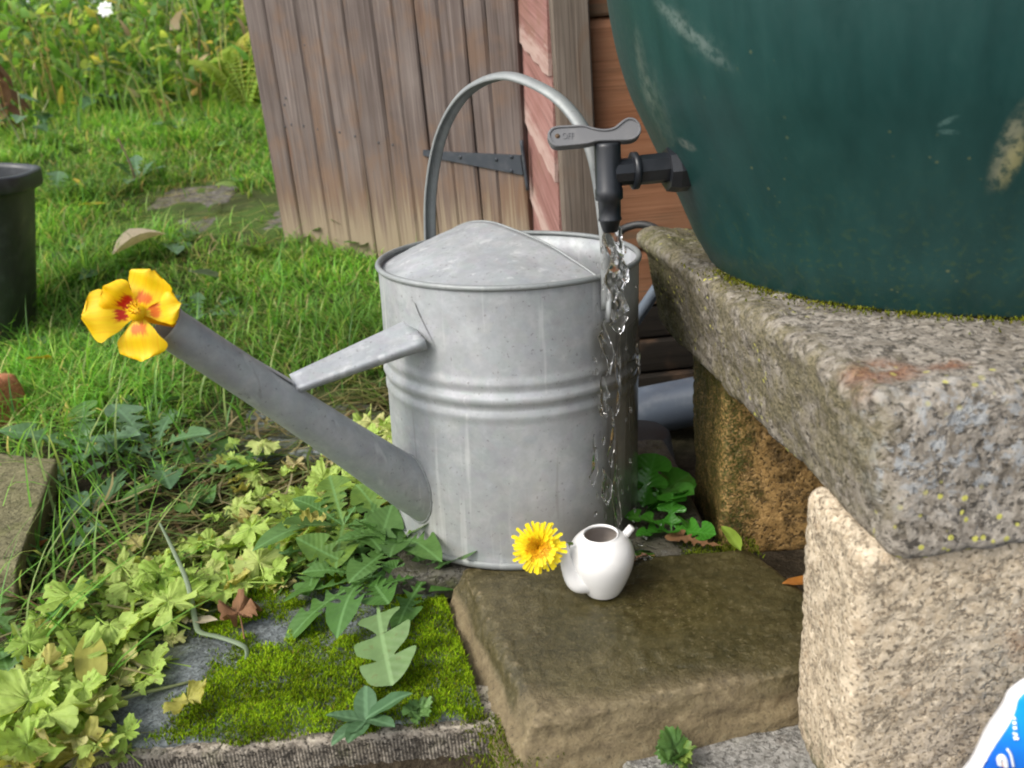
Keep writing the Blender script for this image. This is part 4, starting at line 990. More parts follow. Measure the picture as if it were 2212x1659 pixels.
# silhouette (left edge rises to the right)
def bagsurf():
    V = []; Fc = []; nu, nv = 30, 40
    L = [aty(x_, y_, .40)-np.array(bc) for x_, y_ in [(2060, 1720), (2096, 1655), (2128, 1590), (2158, 1545), (2170, 1520), (2178, 1500), (2205, 1478), (2240, 1462), (2300, 1440)]]
    Lb = bez([np.array([L[0][0]-.02, 0, -.14])]+L, nu)
    m = len(Lb)
    for i in range(m):
        q = Lb[i]; half = (.075-q[0])/1.0
        for j in range(nv):
            a = 2*math.pi*j/nv; cx = q[0]+half*(1-math.cos(a)); f = math.sin(a)
            th = .020*abs(math.sin(a/1.0))**.6*np.clip(half/.05, .1, 1)*(1 if f >= 0 else -1)*(1-.55*i/m)
            wr = .003*math.sin(q[2]*90+cx*60)+.002*math.sin(cx*140)
            V.append((cx, -th+wr*f, q[2]))
    for i in range(m-1):
        for j in range(nv): Fc.append((i*nv+j, i*nv+(j+1) % nv, (i+1)*nv+(j+1) % nv, (i+1)*nv+j))
    Fc += [tuple(range(nv))[::-1], tuple((m-1)*nv+j for j in range(nv))]
    return np.array(V), Fc
BV, BF = bagsurf()
o = link('film', mesh('film', BV, BF, m_film), bag); at_ = o.data.attributes.new('seam', 'FLOAT', 'POINT'); at_.data.foreach_set('value', np.array([float(BV[i][0]-BV[i-i % 40][0]) for i in range(len(BV))], dtype=np.float32)); o.location = (0, 0, float(bc[2])+.056)
m_print = mat_plastic('white_print', (.78, .80, .83), .3, .05); m_peach = mat_plastic('peach_print', (.75, .42, .28), .3, .05)
from mathutils.bvhtree import BVHTree
bvh = BVHTree.FromPolygons([Vector(v)+Vector(bc) for v in BV], [f for f in BF])
def on_bag(px, py):
    v = Vector(ray(px, py)).normalized(); h = bvh.ray_cast(Vector(CAM), v)
    return None if h[0] is None else np.array(h[0])-np.array(v)*.0008
def stroke(name, pts, r, mat):
    q = [on_bag(*p) for p in pts]; q = [x_ for x_ in q if x_ is not None]
    if len(q) < 2: return
    wpart(name, tube(bez(q, 5*len(q)), r, 8, flat=.9), mat, bag)
for st in [[(2188, 1552), (2194, 1551)], [(2187, 1562), (2196, 1562)], [(2188, 1573), (2197, 1572)], [(2189, 1583), (2193, 1587), (2198, 1586)], [(2190, 1596), (2196, 1594), (2199, 1596)]]:
    stroke('print_mark', st, .0011, m_print)
stroke('print_letter', [(2160, 1652), (2158, 1640), (2164, 1634), (2170, 1640), (2173, 1656)], .0018, m_print)
stroke('print_letter', [(2166, 1655), (2167, 1646)], .0010, m_peach)
stroke('print_stripe', [(2176, 1618), (2184, 1632), (2189, 1656)], .0010, m_print)
stroke('print_mark', [(2120, 1657), (2125, 1646), (2130, 1640)], .0010, m_print)

# ------------------------------------------------------------------ leaves
def outline_leaf(half, L=1., Wd=1., fold=.15, droop=.25, wave=.02, seed=0, twist=0., rnd_=True):
    """half: (w, y) from base to tip for one side; the blade is folded along its midrib and droops"""
    R_ = random.Random(seed)
    if len(half) > 9 and rnd_: half = [(max(.002, float(q[0])), float(np.clip(q[1], 0, 1))) for q in bez([np.array(q) for q in half], (len(half)-1)*3)]
    n = len(half); V = []; Fc = []; jj = [(R_.uniform(.85, 1.12), R_.uniform(.85, 1.12), R_.uniform(-.012, .012), R_.uniform(-.012, .012)) for _ in range(n//4+2)]
    ys = [q[1] for q in half]; mid = np.maximum.accumulate(np.interp(np.linspace(0, 1, n), np.linspace(0, 1, n), ys)); mid = np.linspace(0, 1, n)*.5+np.sort(ys)*.5
    def bend(x, y):
        z = -droop*y*y*L+fold*abs(x)+wave*L*math.sin(y*11+seed+x*9/L)*abs(x)/(.2*Wd+1e-6)*.5+wave*.5*L*math.sin(y*7+seed)
        return z
    for i, (w_, y) in enumerate(half):
        jl, jr, dl, dr_ = [(1-(i/4-i//4))*p_+(i/4-i//4)*q_ for p_, q_ in zip(jj[i//4], jj[i//4+1])]; yl, yr = y+dl, y+dr_
        for (x, yy) in ((-w_*Wd*jl, yl), (-w_*Wd*jl*.5, (yl+mid[i])/2), (0, mid[i]), (w_*Wd*jr*.5, (yr+mid[i])/2), (w_*Wd*jr, yr)):
            yy = max(0, yy); a = twist*yy; V.append((x*math.cos(a), yy*L, bend(x, yy)+x*math.sin(a)))
    for i in range(n-1):
        for k in range(4): Fc.append((i*5+k, i*5+k+1, (i+1)*5+k+1, (i+1)*5+k))
    return V, Fc
DANDE = [(.015, 0), (.02, .08), (.09, .16), (.035, .20), (.045, .26), (.14, .29), (.05, .36), (.065, .42), (.19, .43), (.07, .52), (.09, .56), (.23, .57), (.10, .66), (.13, .69), (.27, .69), (.24, .78), (.17, .88), (.08, .96), (.004, 1)]
ARROW = [(.015, 0), (.02, .12), (.04, .20), (.20, .20), (.27, .25), (.17, .32), (.075, .43), (.10, .47), (.33, .47), (.36, .54), (.30, .62), (.13, .70), (.12, .73), (.30, .73), (.33, .80), (.28, .89), (.17, .96), (.004, 1)]
OVAL = [(.02, 0), (.06, .06), (.17, .18), (.25, .34), (.275, .5), (.25, .66), (.18, .82), (.09, .94), (.004, 1)]
LANCE = [(.015, 0), (.03, .06), (.075, .2), (.105, .38), (.11, .55), (.085, .72), (.05, .87), (.004, 1)]
IVY = [(.02, 0), (.03, .1), (.30, .02), (.42, .12), (.34, .26), (.42, .40), (.30, .52), (.24, .62), (.16, .80), (.07, .93), (.004, 1)]
def scallop(L, lobes=5, seed=0, cup=.2, wave=.10, stalk=.45):
    """rounded lobed leaf on a stalk, crinkled as it wilts"""
    R_ = random.Random(seed); V = []; Fc = []; na = 61; rings = [.0, .28, .55, .78, .92, 1.0]
    ph = [R_.uniform(.72, 1.15) for _ in range(lobes)]; cu = [R_.uniform(-.55, .45) for _ in range(lobes)]; dk = R_.uniform(.48, .68)
    for f in rings:
        for k in range(na):
            a = -math.pi*.90+1.80*math.pi*k/(na-1); t = (k/(na-1))*lobes; li = min(lobes-1, int(t)); loc = t-li
            lobe = ph[li]*(dk+(1-dk)*math.sin(math.pi*loc)**.45); cren = 1+.085*math.sin(k*2*math.pi/3.1+seed)+.05*math.sin(k*1.1)
            r = L*.5*f*(lobe*cren if f > .5 else (.55+.45*lobe)*.9)
            x, y = r*math.sin(a), r*math.cos(a)+L*.32
            z = L*(cup*f*f*.35+wave*f*math.sin(a*lobes*.9+seed)*.6+wave*.5*math.sin(x/L*13+seed*2)*f-.10*f*f*abs(math.sin(a*2.3+seed))+.20*cu[li]*f**3+.07*f*abs(math.sin(math.pi*loc)-.5)+.02*math.sin(k*2.0+f*5))
            V.append((x, y+0, z))
    for i in range(len(rings)-1):
        for k in range(na-1): Fc.append((i*na+k, i*na+k+1, (i+1)*na+k+1, (i+1)*na+k))
    st = tube([(0, L*.32, 0), (.02*L, L*.1, -.02*L), (0, -stalk*L, -.04*L)], [L*.014, L*.016, L*.018], 5)
    return join((V, Fc), st)
m_dleaf = mat_leaf('dandelion_leaf', (.075, .180, .035), (.11, .215, .055), (.16, .26, .04), .38, .25, .6)
m_dleaf2 = mat_leaf('bluish_leaf', (.075, .165, .065), (.13, .22, .12), (.10, .21, .05), .40, .22, .6)
m_wilt = mat_leaf('wilted_pale_leaf', (.36, .54, .085), (.48, .62, .15), (.64, .58, .27), .6, .35, .25, .6)
m_wilt2 = mat_leaf('wilted_yellow_leaf', (.42, .42, .08), (.50, .44, .12), (.55, .46, .25), .6, .3, .2, .6)
m_dead = mat_leaf('dead_brown_leaf', (.13, .062, .028), (.24, .12, .055), (.30, .17, .08), .75, .1, .1, .5)
m_orange = mat_leaf('orange_dead_leaf', (.36, .12, .025), (.42, .17, .03), None, .6, .15, .1, .4)
m_yel = mat_leaf('yellow_leaf', (.50, .36, .03), (.55, .46, .06), None, .5, .3, .2, .4)
m_bright = mat_leaf('glossy_green_leaf', (.055, .23, .022), (.08, .28, .03), None, .22, .3, .2)
m_lime = mat_leaf('lime_leaf', (.28, .43, .055), (.42, .50, .07), (.56, .52, .10), .5, .4, .2)
m_mid = mat_leaf('weed_leaf', (.09, .20, .04), (.14, .26, .07), (.22, .30, .06), .5, .3)
m_tan = mat_leaf('bleached_leaf', (.48, .40, .28), (.55, .47, .34), None, .7, .15)
m_stem = mat_plastic('pale_stem', (.26, .29, .12), .6, .5, (.40, .34, .20)); m_straw = mat_plastic('dry_stalk', (.42, .34, .20), .7, .5, (.28, .20, .11)); m_bstem = mat_plastic('brown_stalk', (.10, .065, .035), .8, .3, (.2, .14, .08))
DME = [mesh('leaf', *outline_leaf(DANDE, .13, .13*.8, .25, dr, .03, k), m_dleaf) for k, dr in enumerate((.15, .3, .45, .6))]
DME2 = [mesh('leaf', *outline_leaf(DANDE, .13, .13*.75, .25, dr, .03, k+9), m_dleaf2) for k, dr in enumerate((.2, .35, .5))]
AME = [mesh('leaf', *outline_leaf(ARROW, .105, .10, .3, dr, .03, k+3, 0., False), m_bright) for k, dr in enumerate((.15, .35, .5))]
WME = [mesh('leaf', *scallop(.072, lb, k, cu, .10), m_wilt) for k, (lb, cu) in enumerate([(5, .2), (6, -.3), (5, .5), (7, -.1), (4, .3), (6, .1)])]+[mesh('leaf', *scallop(.062, 5, k+20, .4, .16), m_wilt2) for k in range(2)]
OME = lambda L, mat, wd=1., dr=.3, sd=0: mesh('leaf', *outline_leaf(OVAL, L, L*wd, .25, dr, .03, sd), mat)
def place(o, P, yaw, pitch, roll=0, sc=1.):
    o.matrix_basis = Matrix.Translation(Vector(P)) @ Matrix.Rotation(yaw, 4, 'Z') @ Matrix.Rotation(pitch, 4, 'X') @ Matrix.Rotation(roll, 4, 'Y') @ Matrix.Diagonal((sc, sc, sc, 1))
def rosette(name, P, mes, n, label, cat='weed', group=None, sc=(.8, 1.2), pitch=(.1, .7), yaws=None, lift=.004):
    t = thing(name, tuple(map(float, P)), label, cat, group)
    for k in range(n):
        o = link('leaf', mes[k % len(mes)], t); y = (yaws[k] if yaws else 2*math.pi*k/n+random.uniform(-.35, .35))
        place(o, (0, 0, lift+random.uniform(0, .006)), y, random.uniform(*pitch), random.uniform(-.35, .35), random.uniform(*sc))
    return t
D_ = rad
# dandelion between the moss and the can
P = atz(800, 1265, -.02); rosette('dandelion_plant', P, DME, 13, 'leafy green dandelion rosette against the left foot of the watering can', sc=(.42, .78), pitch=(.15, .75), yaws=[D_(a) for a in (-60, -20, 15, 48, 75, 100, 130, 165, 200, 30, -100, 85, 55)])
P = atz(920, 1262, -.02); rosette('dandelion_plant', P, DME, 9, 'smaller dandelion rosette between sandstone slab and watering can base', sc=(.35, .62), pitch=(.2, .8), yaws=[D_(a) for a in (-90, -40, 0, 40, 80, 120, 165, 60, 20)])
P = atz(690, 1205, -.02); rosette('dandelion_plant', P, DME, 8, 'dandelion leaves spreading out of the wilted heap below the spout', sc=(.5, .8), pitch=(.1, .5))
P = atz(865, 1190, -.01); rosette('dandelion_plant', P, DME, 12, 'upright dandelion leaves crowding the left foot of the watering can', sc=(.45, .75), pitch=(.35, 1.0))
P = atz(745, 1150, -.01); rosette('dandelion_plant', P, DME, 10, 'dandelion leaves between the wilted heap and the spout joint', sc=(.45, .8), pitch=(.2, .8))
# the one big pale leaf hanging onto the moss
Pb = atz(815, 1300, .005); big = mesh('leaf', *outline_leaf(ARROW, .098, .082, .12, .18, .012, 5), mat_leaf('pale_big_leaf', (.15, .25, .085), (.17, .27, .10), None, .45, .25, .5, .25))
bl_ = link('dandelion_leaf', big); tip_ = atz(836, 1478, -.012); dv = tip_-Pb; bl_.matrix_basis = Matrix.Translation(Vector(Pb)) @ Matrix.Rotation(math.atan2(-dv[0], dv[1]), 4, 'Z') @ Matrix.Rotation(math.asin(dv[2]/np.linalg.norm(dv))+.12, 4, 'X') @ Matrix.Rotation(.25, 4, 'Y')
tag(bl_, 'single large pale dandelion leaf lying over the moss', 'leaf')
# right of the can
P = atz(1385, 1130, -.02); rosette('creeping_weed', P, AME, 8, 'glossy bright green weed right of the watering can', sc=(.55, .82), pitch=(.45, .95), yaws=[D_(a) for a in (-30, -62, -8, 22, -95, -45, -120, 60)])
P = atz(1450, 1165, -.01); rosette('creeping_weed', P, AME, 6, 'few small glossy leaves at the back edge of the sandstone slab', sc=(.3, .5), pitch=(.2, .8))
# dock-like weeds at the left
for (px, py, n, lb, ms, sc) in [(200, 985, 11, 'bluish green dandelion rosette behind the left stone', DME2, (.6, 1.0)), (330, 1000, 10, 'dandelion rosette with drooping leaves left of the spout', DME2, (.6, 1.0)), (270, 930, 8, 'dandelion rosette with upright bluish leaves below the nasturtium', DME2, (.55, .9)),
                                (430, 1050, 8, 'dandelion rosette in cut grass below the middle of the spout', DME, (.5, .8)), (60, 830, 7, 'broad leaved weed above the orange brick', DME2, (.7, 1.1)), (130, 1190, 8, 'green weed growing at the foot of the left stone', DME2, (.4, .7)),
                                (60, 1420, 8, 'weed with narrow leaves at the lower left margin', DME, (.4, .7)), (60, 1560, 7, 'weed in the lower left corner of the ground', DME, (.4, .7)), (140, 560, 9, 'clump of broad weed leaves behind the tub', DME2, (.7, 1.1)), (250, 590, 8, 'clump of broad weed leaves above the nasturtium', DME2, (.6, 1.0)), (120, 440, 8, 'weed leaves in the lawn beyond the tub', DME2, (.7, 1.2))]:
    rosette('dandelion_plant', on_ground(px, py), ms, n, lb, sc=sc, pitch=(.15, .75))
for k, (px, py, lb) in enumerate([(300, 400, 'small clover like weed in the lawn left of the bare paving'), (470, 330, 'small weed in the lawn beside the door edge'), (250, 340, 'low pale weed in the middle of the lawn'), (390, 290, 'low weed in the lawn under the bank'), (560, 560, 'low weed in the lawn below the door corner'), (330, 640, 'low weed in the lawn behind the spout'), (430, 700, 'flat weed in the lawn above the spout'), (160, 330, 'weed in the lawn beyond the tub near the bank'), (520, 410, 'tiny weed between the bare paving and the door'), (360, 540, 'flat leaved weed in the lawn right of the bleached leaf')]):
    rosette('lawn_weed', on_ground(px, py), DME2 if k % 3 == 0 else [OME(.07, m_mid, .95, .3, k)], 7, lb, sc=(.55, .95), pitch=(.25, .9))
P = on_ground(800, 545); rosette('plantain', P, [OME(.095, m_mid, .9, .35, k) for k in range(3)], 8, 'plantain with broad leaves against the foot of the door', sc=(.7, 1.1), pitch=(.5, 1.1))
P = on_ground(700, 520); rosette('plantain', P, [OME(.08, m_mid, .8, .35, k) for k in range(3)], 6, 'low plantain in the grass left of the door weed', sc=(.6, 1.), pitch=(.3, .9))
P = atz(795, 1575, -.026); rosette('seedling', P, [OME(.045, m_dleaf2, .95, .25, k) for k in range(3)], 6, 'small seedling with oval leaves growing on the kerb edge', 'seedling', sc=(.6, .95), pitch=(.2, .6))
P = atz(905, 1555, -.028); rosette('seedling', P, [mesh('leaf', *scallop(.02, 5, k, .2), m_mid) for k in range(2)], 6, 'tiny lobed seedling at the edge of the moss', 'seedling', sc=(.6, 1.), pitch=(.2, .6))
P = atz(1465, 1655, -.05); rosette('seedling', P, [mesh('leaf', *scallop(.028, 3, k, .2), m_mid) for k in range(2)], 6, 'small bright green seedling below the front of the sandstone slab', 'seedling', sc=(.7, 1.1), pitch=(.5, 1.1))

# wilted pale weeds heaped across the path
def wl(px, py):
    wh = 'at the lower left corner' if py > 1440 else 'beside the bare grey stone' if py > 1310 else 'against the watering can foot' if px > 720 else 'in the cut grass below the spout' if py < 1140 else 'behind the mossy flagstone' if px > 440 else 'near the left stone'
    return 'pulled up weed with pale wilted leaves lying '+wh
band = [(60, 1640), (110, 1560), (170, 1480), (215, 1410), (290, 1350), (370, 1300), (460, 1265), (560, 1230), (640, 1180), (720, 1110), (790, 1040), (830, 960), (850, 890), (840, 820)]
def wilted(px, py, n, sc, spread=.035, zup=.02):
    q = on_ground(px, py, .015); t = thing('wilted_weed', tuple(map(float, q)), wl(px, py), 'weed', 'wilted weeds heaped on the path'); yaw = random.uniform(0, 6.28)
    L = random.uniform(.08, .16); d_ = np.array([math.cos(yaw), math.sin(yaw)*.8, 0])
    link('stem', mesh('stem', *tube(bez([-d_*L*.5+np.array([0, 0, .002]), np.array([.004, .004, .008]), d_*L*.5+np.array([0, 0, .004])], 8), [.0022, .0024, .0022, .002, .002, .0018, .0016, .0014, .0012][:len(bez([-d_, d_*0, d_], 8))], 6), m_stem), t)
    for k in range(n):
        o = link('leaf', WME[random.randrange(len(WME)-(1 if random.random() < .6 else 0))], t); f = random.uniform(-.5, .5)
        place(o, d_*L*f+np.array([random.gauss(0, spread*.6), random.gauss(0, spread*.6), .004+abs(random.gauss(0, zup*.6))]), random.uniform(0, 6.28), random.gauss(.12, .22), random.gauss(0, .22), random.uniform(*sc)*.86)
for i, (px, py) in enumerate(band):
    for r in range(2 if i < 11 else 1):
        dx, dy = random.gauss(0, 28), random.gauss(0, 26)
        wilted(px+dx, py+dy, 9, (.45, 1.05))
for (px, py, n) in [(330, 1230, 6), (420, 1180, 7), (520, 1160, 7), (480, 1330, 5), (600, 1240, 6), (680, 1030, 6), (760, 960, 5), (530, 985, 6), (560, 1090, 5), (250, 1270, 6), (130, 1390, 6), (700, 1190, 6), (180, 1600, 7), (60, 1500, 6), (230, 1540, 5)]:
    wilted(px, py, n, (.4, .85))
def leafthing(px, py, me, label, yaw, up=.012, pitch=.1, roll=.1, sc=1., name='fallen_leaf', grp=None, z=None):
    q = on_ground(px, py, up) if z is None else atz(px, py, z); o = link(name, me); place(o, q, yaw, pitch, roll, sc); return tag(o, label, 'leaf', grp)
leafthing(105, 1165, OME(.085, m_orange, .9, .1, 3), 'orange brown dead leaf beside the left stone', 2.6, .02)
leafthing(45, 925, OME(.06, m_dead, .9, .2, 4), 'brown dead leaf in front of the orange brick', 1.2, .02)
leafthing(330, 1420, OME(.06, m_dead, .55, .3, 5), 'curled brown dead leaf beside the bare grey stone', -1.0, .012)
leafthing(290, 1465, OME(.07, m_dead, .4, .4, 6), 'narrow brown dead leaf on the bare grey stone', -1.2, .012)
leafthing(520, 1345, mesh('leaf', *scallop(.05, 5, 31, .3, .2), m_dead), 'crumpled brown leaf on the moss with pale spots', .4, z=-.012)
leafthing(470, 1340, OME(.03, m_tan, .8, .1, 2), 'small pale bleached leaf on the moss', 1.5, z=-.014)
leafthing(402, 1348, OME(.016, m_tan, 1., .1, 7), 'tiny white petal lying on the flagstone', .5, z=-.015)
leafthing(200, 1510, OME(.075, m_wilt2, .75, .2, 8), 'large cream coloured leaf in the wilted heap', .35, .03, .5)
leafthing(245, 550, mesh('leaf', *outline_leaf(LANCE, .12, .24, 1.0, .15, .02, 3), m_tan), 'pale bleached rolled leaf on the lawn above the nasturtium', -.9, .05, .35)
leafthing(470, 600, OME(.075, mat_leaf('grey_leaf', (.22, .27, .27), (.24, .29, .28), None, .5, .15), 1.1, .1, 2), 'pale grey blue leaf on the lawn left of the can', 2.7, .05, .5)
leafthing(235, 440, OME(.085, m_yel, .55, .1, 2), 'yellow fallen leaf lying on the lawn in front of the bare paving', 1.4, .04)
leafthing(180, 405, OME(.075, m_yel, .5, .1, 4), 'yellow fallen leaf on the lawn right of the tub', .7, .04, .4)
leafthing(115, 780, OME(.06, m_yel, .8, .2, 5), 'yellow leaf in the weeds below the nasturtium', 2.9, .03, .6)
leafthing(1690, 1262, OME(.05, m_orange, .5, .4, 2), 'orange brown dead leaf beside the ochre concrete block', -1.4, z=.004)
leafthing(1560, 1180, mesh('leaf', *outline_leaf(DANDE, .06, .06, .1, .1, .03, 40), m_dead), 'browned torn leaf on the wet slab edge below the ochre block', 1.1, z=.006)
leafthing(1600, 1190, OME(.035, m_lime, .9, .2, 9), 'small lime green leaf tip at the slab edge below the ochre block', .3, z=.012, pitch=.5)
# bent grass stalk in front of the moss
st = [aty(x, y, Y) for x, y, Y in [(345, 1130, .78), (375, 1190, .76), (405, 1260, .73), (422, 1340, .70), (432, 1365, .69), (470, 1375, .675), (515, 1390, .66), (533, 1405, .655), (528, 1440, .645), (512, 1482, .64)]]
o = link('grass_stalk', mesh('grass_stalk', *tube(bez(st, 54), list(np.interp(np.linspace(0, 1, len(bez(st, 54))), [0, .1, .35, .7, .9, 1], [.0012, .0020, .0030, .0028, .0016, .0005])), 8, flat=.35), mat_plastic('grey_green_stalk', (.17, .22, .13), .55, .4, (.3, .34, .24)))); tag(o, 'bent grey green grass stalk arching over the moss', 'grass stalk')

# ------------------------------------------------------------------ tall weeds on the bank at the back
def weed(px, py, me, n, H, lean, label, mstem=m_stem, cat='weed', nst=3, sc=(.7, 1.2), up=(.3, 1.), group=None, name='tall_weed', Y=None, sprd=.10):
    P = on_ground(px, py) if Y is None else np.array([aty(px, py, Y)[0], Y, float(hz(aty(px, py, Y)[0], Y))])
    t = thing(name, tuple(map(float, P)), label, cat, group)
    per = n//nst
    for s_ in range(nst):
        dx, dy = random.gauss(0, sprd*.5), random.gauss(0, sprd*.5); h = H*random.uniform(.7, 1.05); top = np.array([dx*2.2+lean*h, dy*2, h])
        path = bez([np.array([dx*.3, dy*.3, -.01]), np.array([dx+lean*h*.3, dy, h*.5]), top], 10)
        link('stem', mesh('stem', *tube(path, list(np.linspace(.0042, .0015, len(path))), 6), mstem), t)
        for k in range(per):
            f = random.uniform(.12, 1); q = path[min(len(path)-1, int(f*(len(path)-1)))]; o = link('leaf', me[k % len(me)], t)
            place(o, q, random.uniform(0, 6.28), random.uniform(*up)-.5, random.uniform(-.4, .4), random.uniform(*sc)*(1.15-.5*f))
    return t
LW = [OME(.11, m_mid, .8, .4, k) for k in range(3)]; LL = [mesh('leaf', *outline_leaf(LANCE, .14, .16, .2, .4, .03, k), m_lime) for k in range(3)]; LY = [mesh('leaf', *outline_leaf(LANCE, .12, .17, .2, .3, .03, k), m_yel) for k in range(3)]
LI = [mesh('leaf', *outline_leaf(IVY, .085, .085, .2, .3, .03, k), m_dleaf2) for k in range(3)]; LB = [OME(.10, m_dead, .8, .6, k) for k in range(3)]; LM = [mesh('leaf', *outline_leaf(LANCE, .15, .14, .2, .5, .03, k), m_mid) for k in range(3)]
weed(125, 185, LY, 15, .50, .05, 'yellowing tall weed in the upper left of the bank', nst=4)
weed(60, 160, LL, 18, .55, 0, 'lime leaved tall weed behind the brown dead plant', nst=4)
weed(20, 280, LB, 21, .48, -.05, 'dead brown plant with shrivelled leaves at the upper left edge', m_bstem, nst=4, name='dead_plant', up=(-.3, .5))
weed(60, 330, LI, 12, .20, 0, 'low dark leaved plant below the dead brown plant', nst=3)
weed(200, 200, LL, 18, .45, .02, 'lime green weed between yellow weed and white flower', nst=4)
weed(240, 240, LI, 15, .22, 0, 'blue green ivy leaved plant at the foot of the bank', nst=4)
weed(300, 190, LW, 20, .42, .04, 'broad leaved green weed in the middle of the bank', nst=4)
weed(275, 170, LM, 20, .55, -.03, 'dark green willowy weed behind the white flower', nst=4)
weed(355, 180, LM, 20, .60, .05, 'dark green willowy weed beside the bleached stalks', nst=4)
weed(420, 230, LL, 16, .26, .05, 'yellow green weed at the right foot of the bank', nst=4)
weed(450, 205, LY, 10, .24, .0, 'yellow leaved weed near the bleached stalks', nst=3)
weed(380, 225, LI, 12, .22, .02, 'round leaved weed below the bleached stalks', nst=3)
weed(480, 190, LM, 18, .50, .02, 'green willowy weed beside the door edge', nst=4)
weed(160, 150, LM, 18, .62, .02, 'tall green weed at the back of the bank on the left', nst=4)
weed(30, 220, LM, 18, .5, .02, 'green weed right behind the dead brown plant', nst=4)
weed(430, 150, LW, 18, .62, -.02, 'broad leaved tall weed at the back of the bank', nst=4)
# fern left of the door edge
P = on_ground(535, 235); fern = thing('fern', tuple(map(float, P)), 'light green fern beside the upper left edge of the door', 'fern')
for a, ln in [(-.15, .62), (.25, .5), (-.5, .5), (.6, .42), (1.4, .4), (-1.5, .42)]:
    V = []; Fc = []; n = 24
    for i in range(n):
        f = i/(n-1); y = ln*f; z = ln*(1.0*f-.55*f*f); wv = .085*(math.sin(math.pi*(f*.92+.06))**.8)+.004
        for sg in (-1, 1):
            b = len(V); V += [(0, y*.45, z), (sg*wv*.5, y*.45+.012, z-.004+.008), (sg*wv, y*.45+.016, z-.012), (sg*wv*.5, y*.45-.006, z-.006)]; Fc.append((b, b+1, b+2, b+3))
    vf = join((V, Fc), tube([(0, ln*f*.45, ln*(f-.55*f*f)) for f in np.linspace(0, 1, 10)], .0022, 5))
    o = link('frond', mesh('frond', *vf, m_lime), fern); o.rotation_euler = (0, 0, a)
# bleached and orange dry stalks
for (x0, y0, x1, y1, lb, mt, r) in [(388, 100, 372, 215, 'thick bleached dry stalk on the bank', m_straw, .010), (352, 70, 405, 180, 'bleached stalk leaning across the thick dry stalk', m_straw, .007), (300, 20, 345, 140, 'brown dry stalk left of the bleached stalks', m_bstem, .005), (430, 40, 425, 200, 'thin reddish stalk right of the bleached stalks', m_bstem, .004), (255, 300, 300, 415, 'thin dark bent grass stem leaning over the lawn', m_bstem, .0028), (145, 130, 190, 230, 'thin brown stalk among the yellow weeds', m_bstem, .004)]:
    g_ = on_ground(x1, y1); e_ = aty(x0, y0, g_[1]+.05); o = link('dry_stalk', mesh('dry_stalk', *tube(bez([g_-np.array([0, 0, .02]), (g_+e_)/2+np.array([.006, 0, .004]), e_], 10), r, 7), mt)); tag(o, lb, 'stalk')
# white flower
m_white = mat_plastic('white_petal', (.82, .82, .80), .6, .0)
Pf = aty(228, 20, 3.75); wf = thing('white_flower', tuple(map(float, Pf)), 'small white flower high on the bank at the top left', 'flower')
pm = mesh('petal', *outline_leaf(OVAL, .034, .033, .2, .3, .02, 2), m_white)
for k in range(9): o = link('petal', pm, wf); o.matrix_basis = FB() @ Matrix.Rotation(k*.698, 4, 'Z') @ Matrix.Rotation(.25, 4, 'X')
gz = float(hz(Pf[0], Pf[1])); link('stem', mesh('stem', *tube(bez([(0, .02, gz-float(Pf[2])), (.03, .02, (gz-float(Pf[2]))/2), (0, .01, 0)], 8), .003, 6), m_stem), wf)

# ------------------------------------------------------------------ grass, moss, undergrowth: what nobody could count
def blades(name, P, H, wd, yaw, lean, cols, mat, seg=3, curl=.5, kind='stuff', parent=None, off=(0, 0, 0)):
    n = len(P); fr = np.linspace(0, 1, seg+1); d = np.stack([np.cos(yaw), np.sin(yaw), np.zeros(n)], 1); sd = np.stack([-np.sin(yaw), np.cos(yaw), np.zeros(n)], 1)
    V = np.zeros((n, seg*2+1, 3)); C = np.zeros((n, seg*2+1, 4)); C[..., 3] = 1
    for i, f in enumerate(fr):
        c = P+d*(lean*H*(f**1.7))[:, None]; c[:, 2] += H*(f-.38*curl*lean*f*f)
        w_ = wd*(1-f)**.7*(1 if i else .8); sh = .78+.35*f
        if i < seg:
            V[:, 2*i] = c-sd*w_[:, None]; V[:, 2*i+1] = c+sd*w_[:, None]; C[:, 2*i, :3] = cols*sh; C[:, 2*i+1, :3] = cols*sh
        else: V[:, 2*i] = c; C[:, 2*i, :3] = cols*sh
    k = seg*2+1; b = (np.arange(n)*k)[:, None]
    quads = np.concatenate([b+np.array([[2*i, 2*i+1, 2*i+3, 2*i+2]]) for i in range(seg-1)], 1).reshape(-1, 4) if seg > 1 else np.zeros((0, 4), int)
    tris = (b+np.array([[2*seg-2, 2*seg-1, 2*seg]])).reshape(-1, 3)
    me = bpy.data.meshes.new(name); nv = n*k; me.vertices.add(nv); me.vertices.foreach_set('co', (V-np.array(off)).reshape(-1))
    nl = len(quads)*4+len(tris)*3; me.loops.add(nl); me.loops.foreach_set('vertex_index', np.concatenate([quads.reshape(-1), tris.reshape(-1)]).astype(np.int32))
    npg = len(quads)+len(tris); me.polygons.add(npg); ls = np.concatenate([np.arange(len(quads))*4, len(quads)*4+np.arange(len(tris))*3]).astype(np.int32); me.polygons.foreach_set('loop_start', ls)
    me.polygons.foreach_set('use_smooth', [True]*npg)
    at = me.color_attributes.new('Col', 'FLOAT_COLOR', 'POINT'); at.data.foreach_set('color', C.reshape(-1).astype(np.float32)); me.materials.append(mat); me.update(); me.validate()
    o = link(name, me, parent); tag(o, kind=kind); return o
m_grass = mat_vcol('grass_blade', .45, .5)
def palette(n, stops, wts):
    idx = rng.choice(len(stops), n, p=np.array(wts)/sum(wts)); c = np.array(stops)[idx]; return c*rng.uniform(.75, 1.25, (n, 1))*rng.uniform(.93, 1.07, (n, 3))
